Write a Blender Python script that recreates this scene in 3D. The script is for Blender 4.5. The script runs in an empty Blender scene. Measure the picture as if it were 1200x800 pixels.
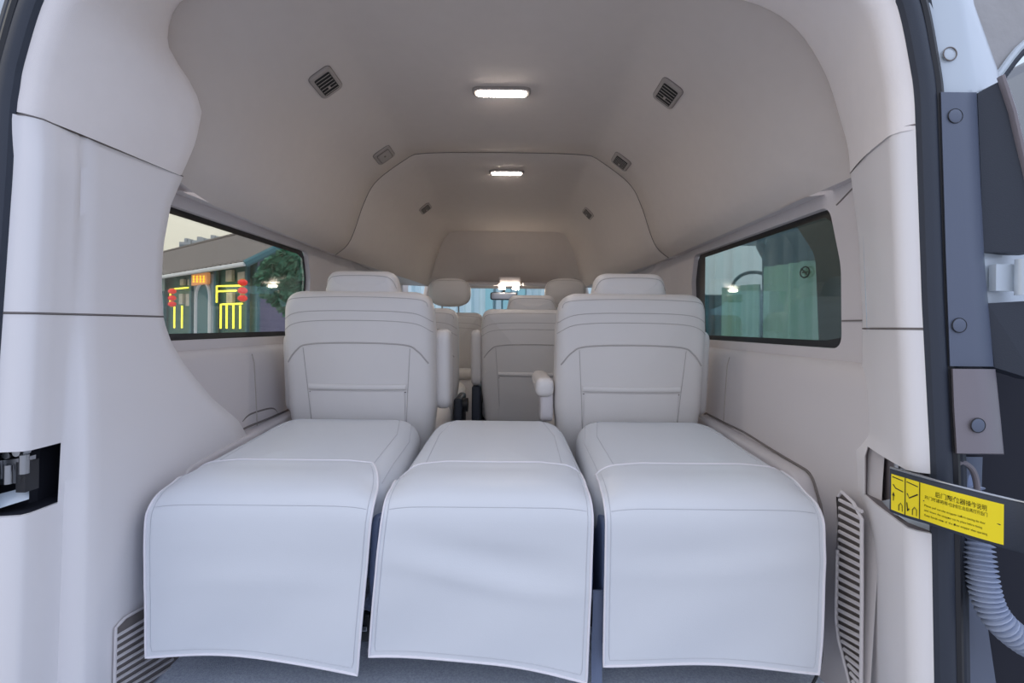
import bpy, math, random
from mathutils import Vector, Matrix
from mathutils.bvhtree import BVHTree
random.seed(4)
PI = math.pi
S = bpy.context.scene
COL = S.collection

# ---------------------------------------------------------------- camera, world, exposure
ZC = 1.52            # camera height above the pavement; shapes below are given relative to it
CX, F, PY = 0.05, 560.0, 382.0
cam = bpy.data.cameras.new('camera'); camo = bpy.data.objects.new('camera', cam); COL.objects.link(camo)
cam.sensor_width = 36; cam.lens = F/1200*36; cam.shift_y = -(400-PY)/1200
cam.clip_start = 0.02; cam.clip_end = 500
camo.matrix_world = Matrix.Translation((CX, 0, ZC)) @ Matrix.Rotation(PI/2, 4, 'X') @ Matrix.Rotation(math.radians(0.55), 4, 'Z')
S.camera = camo
S.view_settings.view_transform = 'Standard'; S.view_settings.look = 'None'
S.view_settings.gamma = 1; S.view_settings.use_curve_mapping = False
S.view_settings.exposure = 0.86
S.cycles.max_bounces = 10; S.cycles.diffuse_bounces = 8; S.cycles.transparent_max_bounces = 16
S.cycles.use_denoising = True
LAMP_POWER = 34.0
FRONT_LAMP = 24.0

def lin(c):
    return tuple(((x/255)/12.92 if x/255 <= .04045 else ((x/255+.055)/1.055)**2.4) for x in c)

W = bpy.data.worlds.new('sky'); S.world = W; W.use_nodes = True
wn = W.node_tree; wn.nodes.clear()
def wnode(t): return wn.nodes.new(t)
tc = wnode('ShaderNodeTexCoord'); dot = wnode('ShaderNodeVectorMath'); dot.operation = 'DOT_PRODUCT'
dot.inputs[1].default_value = (-0.86, 0.50, -0.05)
ramp = wnode('ShaderNodeValToRGB')
ramp.color_ramp.elements[0].position = 0.30; ramp.color_ramp.elements[0].color = (0.63, 0.715, 0.925, 1)
ramp.color_ramp.elements[1].position = 0.97; ramp.color_ramp.elements[1].color = (0.98, 0.92, 0.80, 1)
mr = wnode('ShaderNodeMapRange'); mr.inputs[1].default_value = -1; mr.inputs[2].default_value = 1
bgn = wnode('ShaderNodeBackground')
sx = wnode('ShaderNodeSeparateXYZ'); zr = wnode('ShaderNodeMapRange')      # brighter towards the zenith, as an overcast sky is
zr.inputs[1].default_value = 0; zr.inputs[2].default_value = 1; zr.inputs[3].default_value = .50; zr.inputs[4].default_value = 1.30
wn.links.new(tc.outputs['Generated'], sx.inputs[0]); wn.links.new(sx.outputs['Z'], zr.inputs[0]); wn.links.new(zr.outputs[0], bgn.inputs[1])
wo = wnode('ShaderNodeOutputWorld')
wn.links.new(tc.outputs['Generated'], dot.inputs[0]); wn.links.new(dot.outputs['Value'], mr.inputs[0])
wn.links.new(mr.outputs[0], ramp.inputs[0]); wn.links.new(ramp.outputs[0], bgn.inputs[0]); wn.links.new(bgn.outputs[0], wo.inputs[0])

# ---------------------------------------------------------------- materials
def mat(name, rgb, rough=.5, bump=0, bscale=400, vary=0, vscale=3, metal=0, spec=.5, emit=None, estr=0, coat=0):
    m = bpy.data.materials.new(name); m.use_nodes = True
    nt = m.node_tree; b = nt.nodes['Principled BSDF']
    c = lin(rgb)
    b.inputs['Base Color'].default_value = (*c, 1); b.inputs['Roughness'].default_value = rough
    b.inputs['Metallic'].default_value = metal; b.inputs['Specular IOR Level'].default_value = spec
    b.inputs['Coat Weight'].default_value = coat
    tcn = nt.nodes.new('ShaderNodeTexCoord')
    n = nt.nodes.new('ShaderNodeTexNoise'); n.inputs['Scale'].default_value = vscale; n.inputs['Detail'].default_value = 6
    nt.links.new(tcn.outputs['Object'], n.inputs['Vector'])
    mx = nt.nodes.new('ShaderNodeMix'); mx.data_type = 'RGBA'
    v = vary if vary else .02
    mx.inputs['A'].default_value = (*[x*(1-v) for x in c], 1); mx.inputs['B'].default_value = (*[min(1, x*(1+v)) for x in c], 1)
    nt.links.new(n.outputs[0], mx.inputs['Factor']); nt.links.new(mx.outputs['Result'], b.inputs['Base Color'])
    if bump:
        n2 = nt.nodes.new('ShaderNodeTexNoise'); n2.inputs['Scale'].default_value = bscale; n2.inputs['Detail'].default_value = 3
        bp = nt.nodes.new('ShaderNodeBump'); bp.inputs['Strength'].default_value = bump; bp.inputs['Distance'].default_value = .002
        nt.links.new(tcn.outputs['Object'], n2.inputs['Vector'])
        nt.links.new(n2.outputs[0], bp.inputs['Height']); nt.links.new(bp.outputs[0], b.inputs['Normal'])
    if emit:
        b.inputs['Emission Color'].default_value = (*lin(emit), 1); b.inputs['Emission Strength'].default_value = estr
    return m

def glassmat(name, tint, gloss=.08):
    m = bpy.data.materials.new(name); m.use_nodes = True; nt = m.node_tree; nt.nodes.clear()
    o = nt.nodes.new('ShaderNodeOutputMaterial'); t = nt.nodes.new('ShaderNodeBsdfTransparent'); t.inputs[0].default_value = (*tint, 1)
    g = nt.nodes.new('ShaderNodeBsdfGlossy'); g.inputs['Roughness'].default_value = .02
    fr = nt.nodes.new('ShaderNodeFresnel'); fr.inputs[0].default_value = 1.45
    mu = nt.nodes.new('ShaderNodeMath'); mu.operation = 'MULTIPLY'; mu.inputs[1].default_value = gloss*10
    mx = nt.nodes.new('ShaderNodeMixShader')
    nt.links.new(fr.outputs[0], mu.inputs[0]); nt.links.new(mu.outputs[0], mx.inputs[0])
    nt.links.new(t.outputs[0], mx.inputs[1]); nt.links.new(g.outputs[0], mx.inputs[2]); nt.links.new(mx.outputs[0], o.inputs[0])
    return m

M = dict(
    headliner=mat('headliner_fabric', (207, 198, 191), .95, .35, 900, .03, 25),
    pillar_fabric=mat('pillar_fabric', (240, 233, 230), .95, .3, 900, .03, 25),
    trim=mat('beige_plastic', (230, 226, 226), .45, .05, 700, .015, 4),
    wall=mat('wall_plastic', (206, 200, 200), .5, .08, 700, .02, 4),
    pocket=mat('pocket_lining', (120, 112, 114), .7),
    seam=mat('seam_shadow', (120, 113, 110), .9),
    stitch=mat('stitching', (170, 162, 154), .8),
    leather=mat('cream_leather', (219, 214, 210), .42, .12, 500, .015, 6),
    leather_stitch=mat('leather_stitch', (180, 174, 170), .8),
    cover=mat('white_leather', (211, 213, 217), .4, .10, 450, .012, 5),
    cover_stitch=mat('white_stitch', (196, 197, 202), .8),
    cover_hem=mat('hem_edge', (226, 222, 226), .5),
    carpet=mat('dark_carpet', (204, 212, 246), .98, 1.0, 600, .45, 220),
    slate=mat('slate_plastic', (110, 124, 156), .4, .05, 300),
    black=mat('black_plastic', (30, 31, 36), .42, .05, 300),
    black_soft=mat('black_rubber', (46, 52, 64), .55, .15, 500),
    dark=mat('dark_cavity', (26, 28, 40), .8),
    jamb=mat('grey_jamb_plastic', (92, 100, 118), .38, .06, 500),
    jamb_light=mat('pale_jamb_plastic', (128, 122, 128), .36, .06, 500),
    paint=mat('white_paint', (188, 198, 208), .18, 0, coat=.6),
    steel=mat('steel', (170, 172, 176), .3, 0, metal=1),
    vent=mat('vent_plastic', (158, 150, 144), .5),
    vent_black=mat('vent_black', (14, 14, 15), .7),
    lens=mat('lamp_lens', (255, 255, 255), .3, emit=(255, 243, 232), estr=LAMP_POWER),
    lens2=mat('map_lamp_lens', (255, 255, 255), .3, emit=(255, 238, 220), estr=FRONT_LAMP),
    yellow=mat('yellow_label', (246, 222, 20), .35),
    ink=mat('black_ink', (28, 26, 20), .6),
    hose=mat('hose_grey', (150, 160, 182), .4),
    belt=mat('grey_webbing', (116, 126, 150), .8, .4, 800),
    frit=mat('black_frit', (12, 13, 16), .3),
    glass=glassmat('clear_glass', (.93, .95, .93), .03),
    tint=glassmat('green_glass', (.76, .84, .82), .03),
    cyan=mat('pale_cyan_sheet', (200, 220, 224), .6, vary=.06, vscale=2),
    cyan2=mat('teal_sheet', (150, 200, 206), .6),
    paving=mat('grey_paving', (164, 164, 168), .9, .3, 60, .12, 4),
    roof_tile=mat('roof_tile', (122, 112, 104), .9, .6, 20, .25, 9),
    green=mat('green_board', (50, 98, 84), .6, vary=.1),
    green_light=mat('green_frame', (70, 110, 92), .6),
    greywall=mat('grey_render', (150, 164, 166), .8, vary=.1),
    purple=mat('purple_grey_render', (120, 112, 134), .8, vary=.1),
    teal=mat('teal_render', (74, 118, 120), .8, vary=.15),
    neon=mat('yellow_neon', (255, 240, 90), .4, emit=(255, 236, 60), estr=1.2),
    red=mat('red_lantern', (214, 42, 30), .5, emit=(230, 50, 30), estr=.35),
    gold=mat('gold_tassel', (220, 170, 60), .5),
    signo=mat('orange_sign', (236, 158, 100), .5, emit=(240, 160, 100), estr=.25),
    signy=mat('yellow_sign_letters', (255, 226, 70), .5, emit=(255, 220, 60), estr=.6),
    poster=mat('poster_paper', (200, 190, 170), .7, vary=.3, vscale=6),
    leaf=mat('leaves', (70, 124, 92), .8, .5, 30, .35, 6),
    bark=mat('bark', (80, 66, 54), .9),
    tower=mat('tower_concrete', (176, 176, 172), .9, vary=.2, vscale=.4),
    tower_win=mat('tower_windows', (118, 124, 126), .5),
    reflected_curtain=mat('green_curtain_reflection', (160, 196, 172), .8, vary=.08, vscale=8),
    curtain_y=mat('yellow_green_curtain', (168, 180, 126), .8, vary=.08),
    pale_wall=mat('grey_felt', (170, 168, 168), .95, .8, 40, .1, 20),
    white_trim=mat('white_trim', (226, 224, 220), .5),
)

# ---------------------------------------------------------------- helpers
OFF = {}
def P(px, py, d): return Vector((CX+(px-600)*d/F, d, (PY-py)*d/F))

def empty(name, loc, label, cat, group=None):
    o = bpy.data.objects.new(name, None); COL.objects.link(o)
    w = Vector((loc[0], loc[1], loc[2]+ZC)); o.location = w; OFF[o.name] = w
    o.empty_display_size = .05
    o['label'] = label; o['category'] = cat
    if group: o['group'] = group
    return o

def rot_about(pts, c, R): return [c + R @ (Vector(p)-c) for p in pts]

def roundpoly(pts, radii, seg=6):
    out = []; n = len(pts)
    if not isinstance(radii, (list, tuple)): radii = [radii]*n
    for i in range(n):
        p0 = Vector(pts[i-1]); p = Vector(pts[i]); p1 = Vector(pts[(i+1) % n]); r = radii[i]
        a = (p0-p).normalized(); b = (p1-p).normalized()
        if r <= 0: out.append(p); continue
        ang = a.angle(b); t = min(r/math.tan(ang/2), .49*(p0-p).length, .49*(p1-p).length)
        q0 = p+a*t; q1 = p+b*t
        for k in range(seg+1):
            u = k/seg
            out.append((1-u)**2*q0+2*u*(1-u)*p+u*u*q1)
    return out

def densify(pts, step, closed=True):
    out = []; n = len(pts)
    for i in range(n if closed else n-1):
        a = Vector(pts[i]); b = Vector(pts[(i+1) % n]); L = (b-a).length
        k = max(1, int(math.ceil(L/step)))
        for j in range(k): out.append(a+(b-a)*j/k)
    if not closed: out.append(Vector(pts[-1]))
    return out

def resample(pts, n):
    pts = [Vector(p) for p in pts]; L = [0]
    for i in range(1, len(pts)): L.append(L[-1]+(pts[i]-pts[i-1]).length)
    out = []
    for k in range(n):
        s = L[-1]*k/(n-1); i = 1
        while i < len(pts)-1 and L[i] < s: i += 1
        f = (s-L[i-1])/max(1e-9, L[i]-L[i-1]); out.append(pts[i-1].lerp(pts[i], min(1, max(0, f))))
    return out

def crom(pts, k=6):
    pts = [Vector(p) for p in pts]; out = []
    for i in range(len(pts)-1):
        p0 = pts[max(0, i-1)]; p1 = pts[i]; p2 = pts[i+1]; p3 = pts[min(len(pts)-1, i+2)]
        for j in range(k):
            t = j/k
            out.append(.5*((2*p1)+(p2-p0)*t+(2*p0-5*p1+4*p2-p3)*t*t+(3*p1-p0-3*p2+p3)*t**3))
    out.append(pts[-1]); return out

def interp(tab, x):
    if x <= tab[0][0]: return tab[0][1]
    for (a, va), (b, vb) in zip(tab, tab[1:]):
        if x <= b: return va+(vb-va)*(x-a)/(b-a)
    return tab[-1][1]

class MB:
    def __init__(s): s.v = []; s.f = []
    def add(s, vs, fs):
        o = len(s.v); s.v += [Vector(p) for p in vs]; s.f += [tuple(i+o for i in f) for f in fs]; return s
    def box(s, lo, hi, bev=0):
        if bev <= 0:
            x0, y0, z0 = lo; x1, y1, z1 = hi
            vs = [(x0, y0, z0), (x1, y0, z0), (x1, y1, z0), (x0, y1, z0), (x0, y0, z1), (x1, y0, z1), (x1, y1, z1), (x0, y1, z1)]
            return s.add(vs, [(0, 3, 2, 1), (4, 5, 6, 7), (0, 1, 5, 4), (1, 2, 6, 5), (2, 3, 7, 6), (3, 0, 4, 7)])
        c = [(lo[i]+hi[i])/2 for i in range(3)]; h = [(hi[i]-lo[i])/2 for i in range(3)]
        bev = min(bev, min(h)*.98)
        ol = roundpoly([(-h[0], -h[1]), (h[0], -h[1]), (h[0], h[1]), (-h[0], h[1])], bev*1.1, 4)
        return s.pillow(ol, 2*h[2], bev, 0, 0, lambda a, b, z: Vector((c[0]+a, c[1]+b, c[2]+z)), 1, 3)
    def obox(s, c, ax, ay, az):
        c, ax, ay, az = map(Vector, (c, ax, ay, az)); vs = []
        for k in (-1, 1):
            for (i, j) in ((-1, -1), (1, -1), (1, 1), (-1, 1)): vs.append(c+ax*i+ay*j+az*k)
        return s.add(vs, [(0, 3, 2, 1), (4, 5, 6, 7), (0, 1, 5, 4), (1, 2, 6, 5), (2, 3, 7, 6), (3, 0, 4, 7)])
    def tube(s, path, r, n=8, closed=False, flat=None, cap=True):
        path = [Vector(p) for p in path]; m = len(path); vs = []; fs = []
        up = None
        for i, p in enumerate(path):
            if closed: t = path[(i+1) % m]-path[i-1]
            else: t = path[min(i+1, m-1)]-path[max(i-1, 0)]
            t = t.normalized() if t.length > 1e-9 else Vector((0, 0, 1))
            if up is None:
                up = Vector((0, 0, 1)) if abs(t.z) < .9 else Vector((0, 1, 0))
                if flat is not None: up = Vector(flat)
            e1 = (up-t*up.dot(t))
            if e1.length < 1e-5: e1 = t.orthogonal()
            e1.normalize(); e2 = t.cross(e1); up = e1
            if callable(r): ra, rb = r(i/(m-1)), r(i/(m-1))
            elif isinstance(r, (tuple, list)): ra, rb = r
            else: ra = rb = r
            for k in range(n):
                a = 2*PI*k/n; vs.append(p+e1*ra*math.cos(a)+e2*rb*math.sin(a))
        for i in range(m if closed else m-1):
            j = (i+1) % m
            for k in range(n):
                l = (k+1) % n; fs.append((i*n+k, i*n+l, j*n+l, j*n+k))
        if not closed and cap:
            fs.append(tuple(range(n-1, -1, -1))); fs.append(tuple((m-1)*n+k for k in range(n)))
        return s.add(vs, fs)
    def loft(s, rows, cu=False, cv=False, flip=False):
        nr = len(rows); nc = len(rows[0]); vs = [p for r in rows for p in r]; fs = []
        for i in range(nr if cu else nr-1):
            for j in range(nc if cv else nc-1):
                a, b = i*nc+j, i*nc+(j+1) % nc; c, d = ((i+1) % nr)*nc+(j+1) % nc, ((i+1) % nr)*nc+j
                fs.append((a, d, c, b) if flip else (a, b, c, d))
        return s.add(vs, fs)
    def pillow(s, outline, t, r, bf, bb, mp, K=5, A=4):
        ol = [Vector((p[0], p[1])) for p in outline]; n = len(ol)
        area = sum(ol[i].x*ol[(i+1) % n].y-ol[(i+1) % n].x*ol[i].y for i in range(n))
        if area < 0: ol.reverse()
        nr = []
        for i in range(n):
            e = ol[(i+1) % n]-ol[i-1]; e.normalize(); nr.append(Vector((e.y, -e.x)))
        r = min(r, t/2*.999)
        cen = sum(ol, Vector((0, 0)))/n
        rings = []
        def ring(inset, h): return [(p.x-q.x*inset, p.y-q.y*inset, h) for p, q in zip(ol, nr)]
        for k in range(A+1):
            a = PI/2*k/A; rings.append(ring(r*(1-math.cos(a)), (t/2-r)+r*math.sin(a)))
        top = rings[-1]
        for k in range(1, K+1):
            sc = 1-k/(K+1) if K > 1 else .5
            rings.append([(cen.x+(x-cen.x)*sc, cen.y+(y-cen.y)*sc, t/2+bf*(1-sc*sc)) for x, y, _ in top])
        bot = []
        for k in range(A+1):
            a = PI/2*k/A; bot.append(ring(r*(1-math.cos(a)), -(t/2-r)-r*math.sin(a)))
        bt = bot[-1]
        for k in range(1, K+1):
            sc = 1-k/(K+1) if K > 1 else .5
            bot.append([(cen.x+(x-cen.x)*sc, cen.y+(y-cen.y)*sc, -t/2-bb*(1-sc*sc)) for x, y, _ in bt])
        allr = bot[::-1]+rings
        vs = [mp(*p) for rg in allr for p in rg]; fs = []
        for i in range(len(allr)-1):
            for k in range(n):
                l = (k+1) % n; fs.append((i*n+k, i*n+l, (i+1)*n+l, (i+1)*n+k))
        m = len(allr)
        vs.append(mp(cen.x, cen.y, -t/2-bb)); vs.append(mp(cen.x, cen.y, t/2+bf))
        for k in range(n):
            l = (k+1) % n; fs.append((m*n, l, k)); fs.append((m*n+1, (m-1)*n+k, (m-1)*n+l))
        return s.add(vs, fs)
    def bvh(s): return BVHTree.FromPolygons([tuple(p) for p in s.v], s.f)
    def build(s, name, material, parent=None, smooth=35, label=None, cat=None, group=None, kind=None):
        assert max(max(f) for f in s.f) < len(s.v), name
        me = bpy.data.meshes.new(name)
        off = OFF[parent.name].copy() if parent else Vector((0, 0, 0))
        if parent is None and kind is None:
            xs = [p.x for p in s.v]; ys = [p.y for p in s.v]; zs = [p.z for p in s.v]
            off = Vector(((min(xs)+max(xs))/2, (min(ys)+max(ys))/2, min(zs)+ZC))
        me.from_pydata([tuple(p+Vector((0, 0, ZC))-off) for p in s.v], [], s.f)
        me.update()
        import bmesh
        bm = bmesh.new(); bm.from_mesh(me); bmesh.ops.recalc_face_normals(bm, faces=bm.faces); bm.to_mesh(me); bm.free()
        me.materials.append(M[material])
        if smooth:
            me.polygons.foreach_set('use_smooth', [True]*len(me.polygons))
            me.set_sharp_from_angle(angle=math.radians(smooth))
        o = bpy.data.objects.new(name, me); COL.objects.link(o)
        OFF[o.name] = off
        if parent: o.parent = parent
        else: o.location = off
        if label: o['label'] = label
        if cat: o['category'] = cat
        if group: o['group'] = group
        if kind: o['kind'] = kind
        return o

def project(bvh, pts, origin_fn, direction, lift=0.0):
    out = []; d = Vector(direction).normalized()
    for p in pts:
        h = bvh.ray_cast(origin_fn(p), d)
        if h[0] is not None: out.append(h[0]-d*lift)
    return out

def quad(mb, a, b, c, d): return mb.add([a, b, c, d], [(0, 1, 2, 3)])

# ================================================================ THE VAN SHELL
def mirror(tab): return [(-x, z) for x, z in tab][::-1]+tab[1:] if tab[0][0] == 0 else None
NP = 81
def hoop(right, left=None):
    r = [Vector((x, z)) for x, z in right]; l = [Vector((-x, z)) for x, z in (left or right)]
    return resample(crom(l[::-1], 5), (NP+1)//2)[:-1]+resample(crom(r, 5), (NP+1)//2)
main_prof = [(0, .822), (.25, .82), (.40, .812), (.455, .79), (.60, .68), (.66, .57), (.70, .45), (.735, .375), (.79, .33)]
front_prof = [(0, .735), (.25, .733), (.40, .73), (.46, .70), (.505, .62), (.54, .52), (.56, .44), (.58, .37), (.60, .30)]
inner_r = [(0, .752), (.30, .75), (.45, .742), (.584, .712), (.67, .66), (.734, .562), (.77, .454), (.785, .40), (.79, .345)]
inner_l = [(0, .752), (.30, .75), (.50, .744), (.62, .732), (.682, .700), (.706, .640), (.698, .580), (.680, .525), (.694, .434), (.712, .385), (.73, .345)]
outer_r = [(0, .70), (.30, .70), (.45, .69), (.57, .65), (.65, .595), (.688, .54), (.712, .44), (.719, .39), (.722, .335)]
outer_l = [(0, .70), (.30, .70), (.45, .69), (.60, .65), (.69, .60), (.735, .54), (.768, .44), (.777, .39), (.782, .35)]
H_in, H_out, H_main, H_front = hoop(inner_r, inner_l), hoop(outer_r, outer_l), hoop(main_prof), hoop(front_prof)
def dl(i):                       # depth of the arch's inner edge, deeper on the left
    f = i/(NP-1); return 1.12-.08*min(1, max(0, (f-.075)/.05))+.01*min(1, max(0, (f-.4)/.2))
def sta(h, y, i=None): return [Vector((p.x, y if not callable(y) else y(k), p.y)) for k, p in enumerate(h)]
def mixh(a, b, t): return [p.lerp(q, t) for p, q in zip(a, b)]

# rear arch trim (fabric covered pillar tops and roof header)
def off_h(h, amt):
    out = []
    for i, p in enumerate(h):
        t = h[min(i+1, len(h)-1)]-h[max(i-1, 0)]; t.normalize(); out.append(p+Vector((-t.y, t.x))*amt)
    return out
mb = MB()
def depthmix(t):
    h = off_h(mixh(off_h(H_out, -.026), H_in, t), -.006*math.sin(PI*t))
    return [Vector((p.x, .822+(dl(i)-.822)*t, p.y)) for i, p in enumerate(h)]
rows = [sta(off_h(H_out, .006), .790), sta(H_out, .7985), sta(off_h(H_out, -.008), .801), sta(off_h(H_out, -.020), .808), depthmix(0.0)]
for t in (.06, .15, .3, .45, .6, .75, .9): rows.append(depthmix(t))
rows.append([Vector((p.x, dl(i), p.y)) for i, p in enumerate(H_in)])
rows.append([Vector((p.x, dl(i)+.012, p.y)) for i, p in enumerate(off_h(H_in, .008))])
rows.append([Vector((p.x, dl(i)+.012, p.y)) for i, p in enumerate(off_h(H_in, .05))])
mb.loft(rows); mb.build('trim_1', 'pillar_fabric', kind='structure', smooth=60)

# rear roof lining
mb = MB(); rows = []
rows.append([Vector((p.x, dl(i)+.006, p.y)) for i, p in enumerate(off_h(H_in, .03))])
rows.append([Vector((p.x, dl(i)+.05, p.y)) for i, p in enumerate(mixh(off_h(H_in, .03), H_main, .35))])
rows.append([Vector((p.x, dl(i)+.12, p.y)) for i, p in enumerate(mixh(off_h(H_in, .02), H_main, .7))])
REAR = [(r[0].copy(), r[-1].copy()) for r in rows]
for y in (1.34, 1.5, 1.7, 1.9, 2.1, 2.262): rows.append(sta(H_main, y))
rows.append(sta(off_h(H_main, .006), 2.268))
mb.loft(rows); mb.build('ceiling', 'headliner', kind='structure', smooth=50)
# front roof lining: its own panel behind the seam
mb = MB(); rows = [sta(off_h(H_main, .006), 2.264), sta(H_main, 2.272)]
for k in range(1, 9):
    t = k/8; e = t*t*(3-2*t); rows.append(sta(mixh(H_main, H_front, e), 2.272+1.43*t))
mb.loft(rows)
last = rows[-1]
low = [Vector((.66*(-1+2*i/(NP-1))*.94, 3.80, .345)) for i in range(NP)]
mid = [a.lerp(b, .5)+Vector((0, -.01, 0)) for a, b in zip(last, low)]
mb.build('ceiling_front', 'headliner', kind='structure', smooth=50)
mb = MB(); mb.loft([last, mid, low, [p+Vector((0, .12, -.03)) for p in low], [p+Vector((0, .16, -.035)) for p in low], [p+Vector((0, .18, .05)) for p in low]])
mb.build('wall_front', 'headliner', kind='structure', smooth=30)
# thin dark seam across the roof
mb = MB(); mb.tube([Vector((p.x, 2.266, p.y)) for p in off_h(H_main, -.0002)], .0016, 6); mb.build('trim_2', 'seam', kind='structure')

# floor
mb = MB(); mb.box((-.86, .80, -.84), (.86, 4.2, -.80)); mb.build('floor', 'carpet', kind='structure', smooth=0)

N_ = 96
def ang_ring(loop, c):
    out = []
    for k in range(N_):
        a = 2*PI*k/N_; dv = Vector((math.cos(a), math.sin(a))); best = None
        for i in range(len(loop)):
            p, q = loop[i], loop[(i+1) % len(loop)]; e = q-p; den = dv.x*e.y-dv.y*e.x
            if abs(den) < 1e-12: continue
            w = p-c; t = (w.x*e.y-w.y*e.x)/den; u = (w.x*dv.y-w.y*dv.x)/den
            if t > 0 and -1e-6 <= u <= 1+1e-6 and (best is None or t > best): best = t
        out.append(c+dv*best)
    return out
# side walls ------------------------------------------------
WY = (1.15, 2.06)
def window_loop(sgn, grow=0.0):
    zt0, zt1, zb = .292+grow, .30+grow, -.035-grow
    y0, y1 = 1.145-grow, 2.075+grow
    pts = [(y0, zb), (y1-.035, zb), (y1, .20), (y1-.03, zt1), (y0+.05, zt0), (y0+.005, .15)]
    return densify(roundpoly(pts, [.035, .03, .05, .03, .045, .2], 6), .03)
def ring_panel(mb, X, outer, inner, X2=None):
    """outer rectangle (y0,z0,y1,z1), inner loop of (y,z); a panel at X with a hole"""
    y0, z0, y1, z1 = outer; c = sum(inner, Vector((0, 0)))/len(inner)
    out = []
    for p in inner:
        d = p-c; ts = []
        if d.x > 1e-9: ts.append((y1-c.x)/d.x)
        if d.x < -1e-9: ts.append((y0-c.x)/d.x)
        if d.y > 1e-9: ts.append((z1-c.y)/d.y)
        if d.y < -1e-9: ts.append((z0-c.y)/d.y)
        out.append(c+d*min(ts))
    # snap corners
    for cy, cz in ((y0, z0), (y1, z0), (y1, z1), (y0, z1)):
        k = min(range(len(out)), key=lambda i: (out[i]-Vector((cy, cz))).length); out[k] = Vector((cy, cz))
    fx = X if callable(X) else (lambda y, z: X)
    n = len(inner)
    vs = [Vector((fx(p.x, p.y), p.x, p.y)) for p in out]+[Vector((fx(p.x, p.y), p.x, p.y)) for p in inner]
    fs = [(i, (i+1) % n, n+(i+1) % n, n+i) for i in range(n)]
    mb.add(vs, fs)
for sgn, side in ((-1, 'left'), (1, 'right')):
    loop = window_loop(sgn, .012)
    mb = MB()
    ring_panel(mb, lambda y, z: sgn*.832, (.95, -.075, 2.36, .345), loop)
    inner2 = [Vector((sgn*.832, p.x, p.y)) for p in loop]; inner3 = [Vector((sgn*.852, p.x, p.y)) for p in loop]
    mb.loft([inner2, inner3], cv=True)
    # lower wall below the sill ledge
    prof = [(.832, -.075), (.818, -.083), (.808, -.098), (.800, -.13), (.79, -.30), (.785, -.42), (.775, -.60), (.765, -.80)]
    ys = [.95, 1.2, 1.5, 1.8, 2.1, 2.36, 2.9, 3.5, 4.1]
    mb.loft([[Vector((sgn*x, y, z)) for x, z in prof] for y in ys])
    rows = [[Vector((e[0 if sgn < 0 else 1].x, e[0 if sgn < 0 else 1].y, e[0 if sgn < 0 else 1].z+.001)), Vector((sgn*.845, e[0 if sgn < 0 else 1].y, .342))] for e in REAR]
    mb.loft(rows); mb.loft([[Vector((sgn*.846, 1.02, z)), Vector((sgn*.846, 2.3, z))] for z in (.335, .46)]); rows = []
    for k, y in enumerate((1.20, 1.3, 1.6, 1.9, 2.1, 2.268)): rows.append([Vector((sgn*.786, y, .3315)), Vector((sgn*.833, y, .338))])
    mb.loft(rows)
    mb.build('wall_'+side, 'wall', kind='structure', smooth=40)
    # glass and its black border
    g = MB(); lp = window_loop(sgn, .012)
    g.pillow(lp, .005, .0015, 0, 0, lambda a, b, h: Vector((sgn*(.857+h), a, b)), 2, 1)
    wn_ = empty('window_1' if sgn < 0 else 'window_2', (sgn*.857, 1.6, -.03), 'x', 'x'); del wn_['label'], wn_['category']; wn_['kind'] = 'structure'
    g.build('glass', 'glass' if sgn < 0 else 'tint', wn_)
    cc = Vector((1.6, .13))
    fr = MB(); a = [Vector((sgn*.851, p.x, p.y)) for p in ang_ring(window_loop(sgn, .013), cc)]
    ins = []
    for p in ang_ring(window_loop(sgn, -.006), cc):
        q = Vector(p)
        if sgn > 0: q.x = min(q.x, 1.985-.12*max(0, (.1-q.y)))
        ins.append(Vector((sgn*.8505, q.x, q.y)))
    fr.loft([a, ins], cv=True); fr.build('window_border', 'frit', wn_)
    # front stretch of the wall with the front door window opening
    mb = MB(); lp2 = densify(roundpoly([(2.75, -.04), (3.72, -.04), (3.62, .26), (2.75, .27)], .05), .05)
    ring_panel(mb, lambda y, z: sgn*(.832 if y < 2.4 else .80), (2.36, -.075, 3.9, .345), lp2)
    rows = []
    for k in range(9):
        t = k/8; e = t*t*(3-2*t); y = 2.272+1.43*t; p = mixh(H_main, H_front, e)[-1]
        rows.append([Vector((sgn*(abs(p.x)-.004), y, p.y+.001)), Vector((sgn*.86, y, p.y+.012))])
    mb.loft(rows)
    mb.build('wall_front_'+side, 'wall', kind='structure', smooth=40)
    g = MB(); g.pillow(lp2, .004, .001, 0, 0, lambda a, b, h: Vector((sgn*(.83+h), a, b)), 2, 1)
    g.build('window_3' if sgn < 0 else 'window_4', 'tint', kind='structure')

# vertical stitch line on each side wall
for sgn, px, nm in ((-1, 298, 'trim_3'), (1, 853, 'trim_4')):
    y = (.80-.05*sgn)*F/abs(px-600)
    mb = MB(); mb.tube([Vector((sgn*x, y, z)) for x, z in ((.807, -.10), (.7995, -.13), (.7895, -.30), (.7845, -.42))], .002, 6)
    mb.build(nm, 'stitch', kind='structure')

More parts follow.
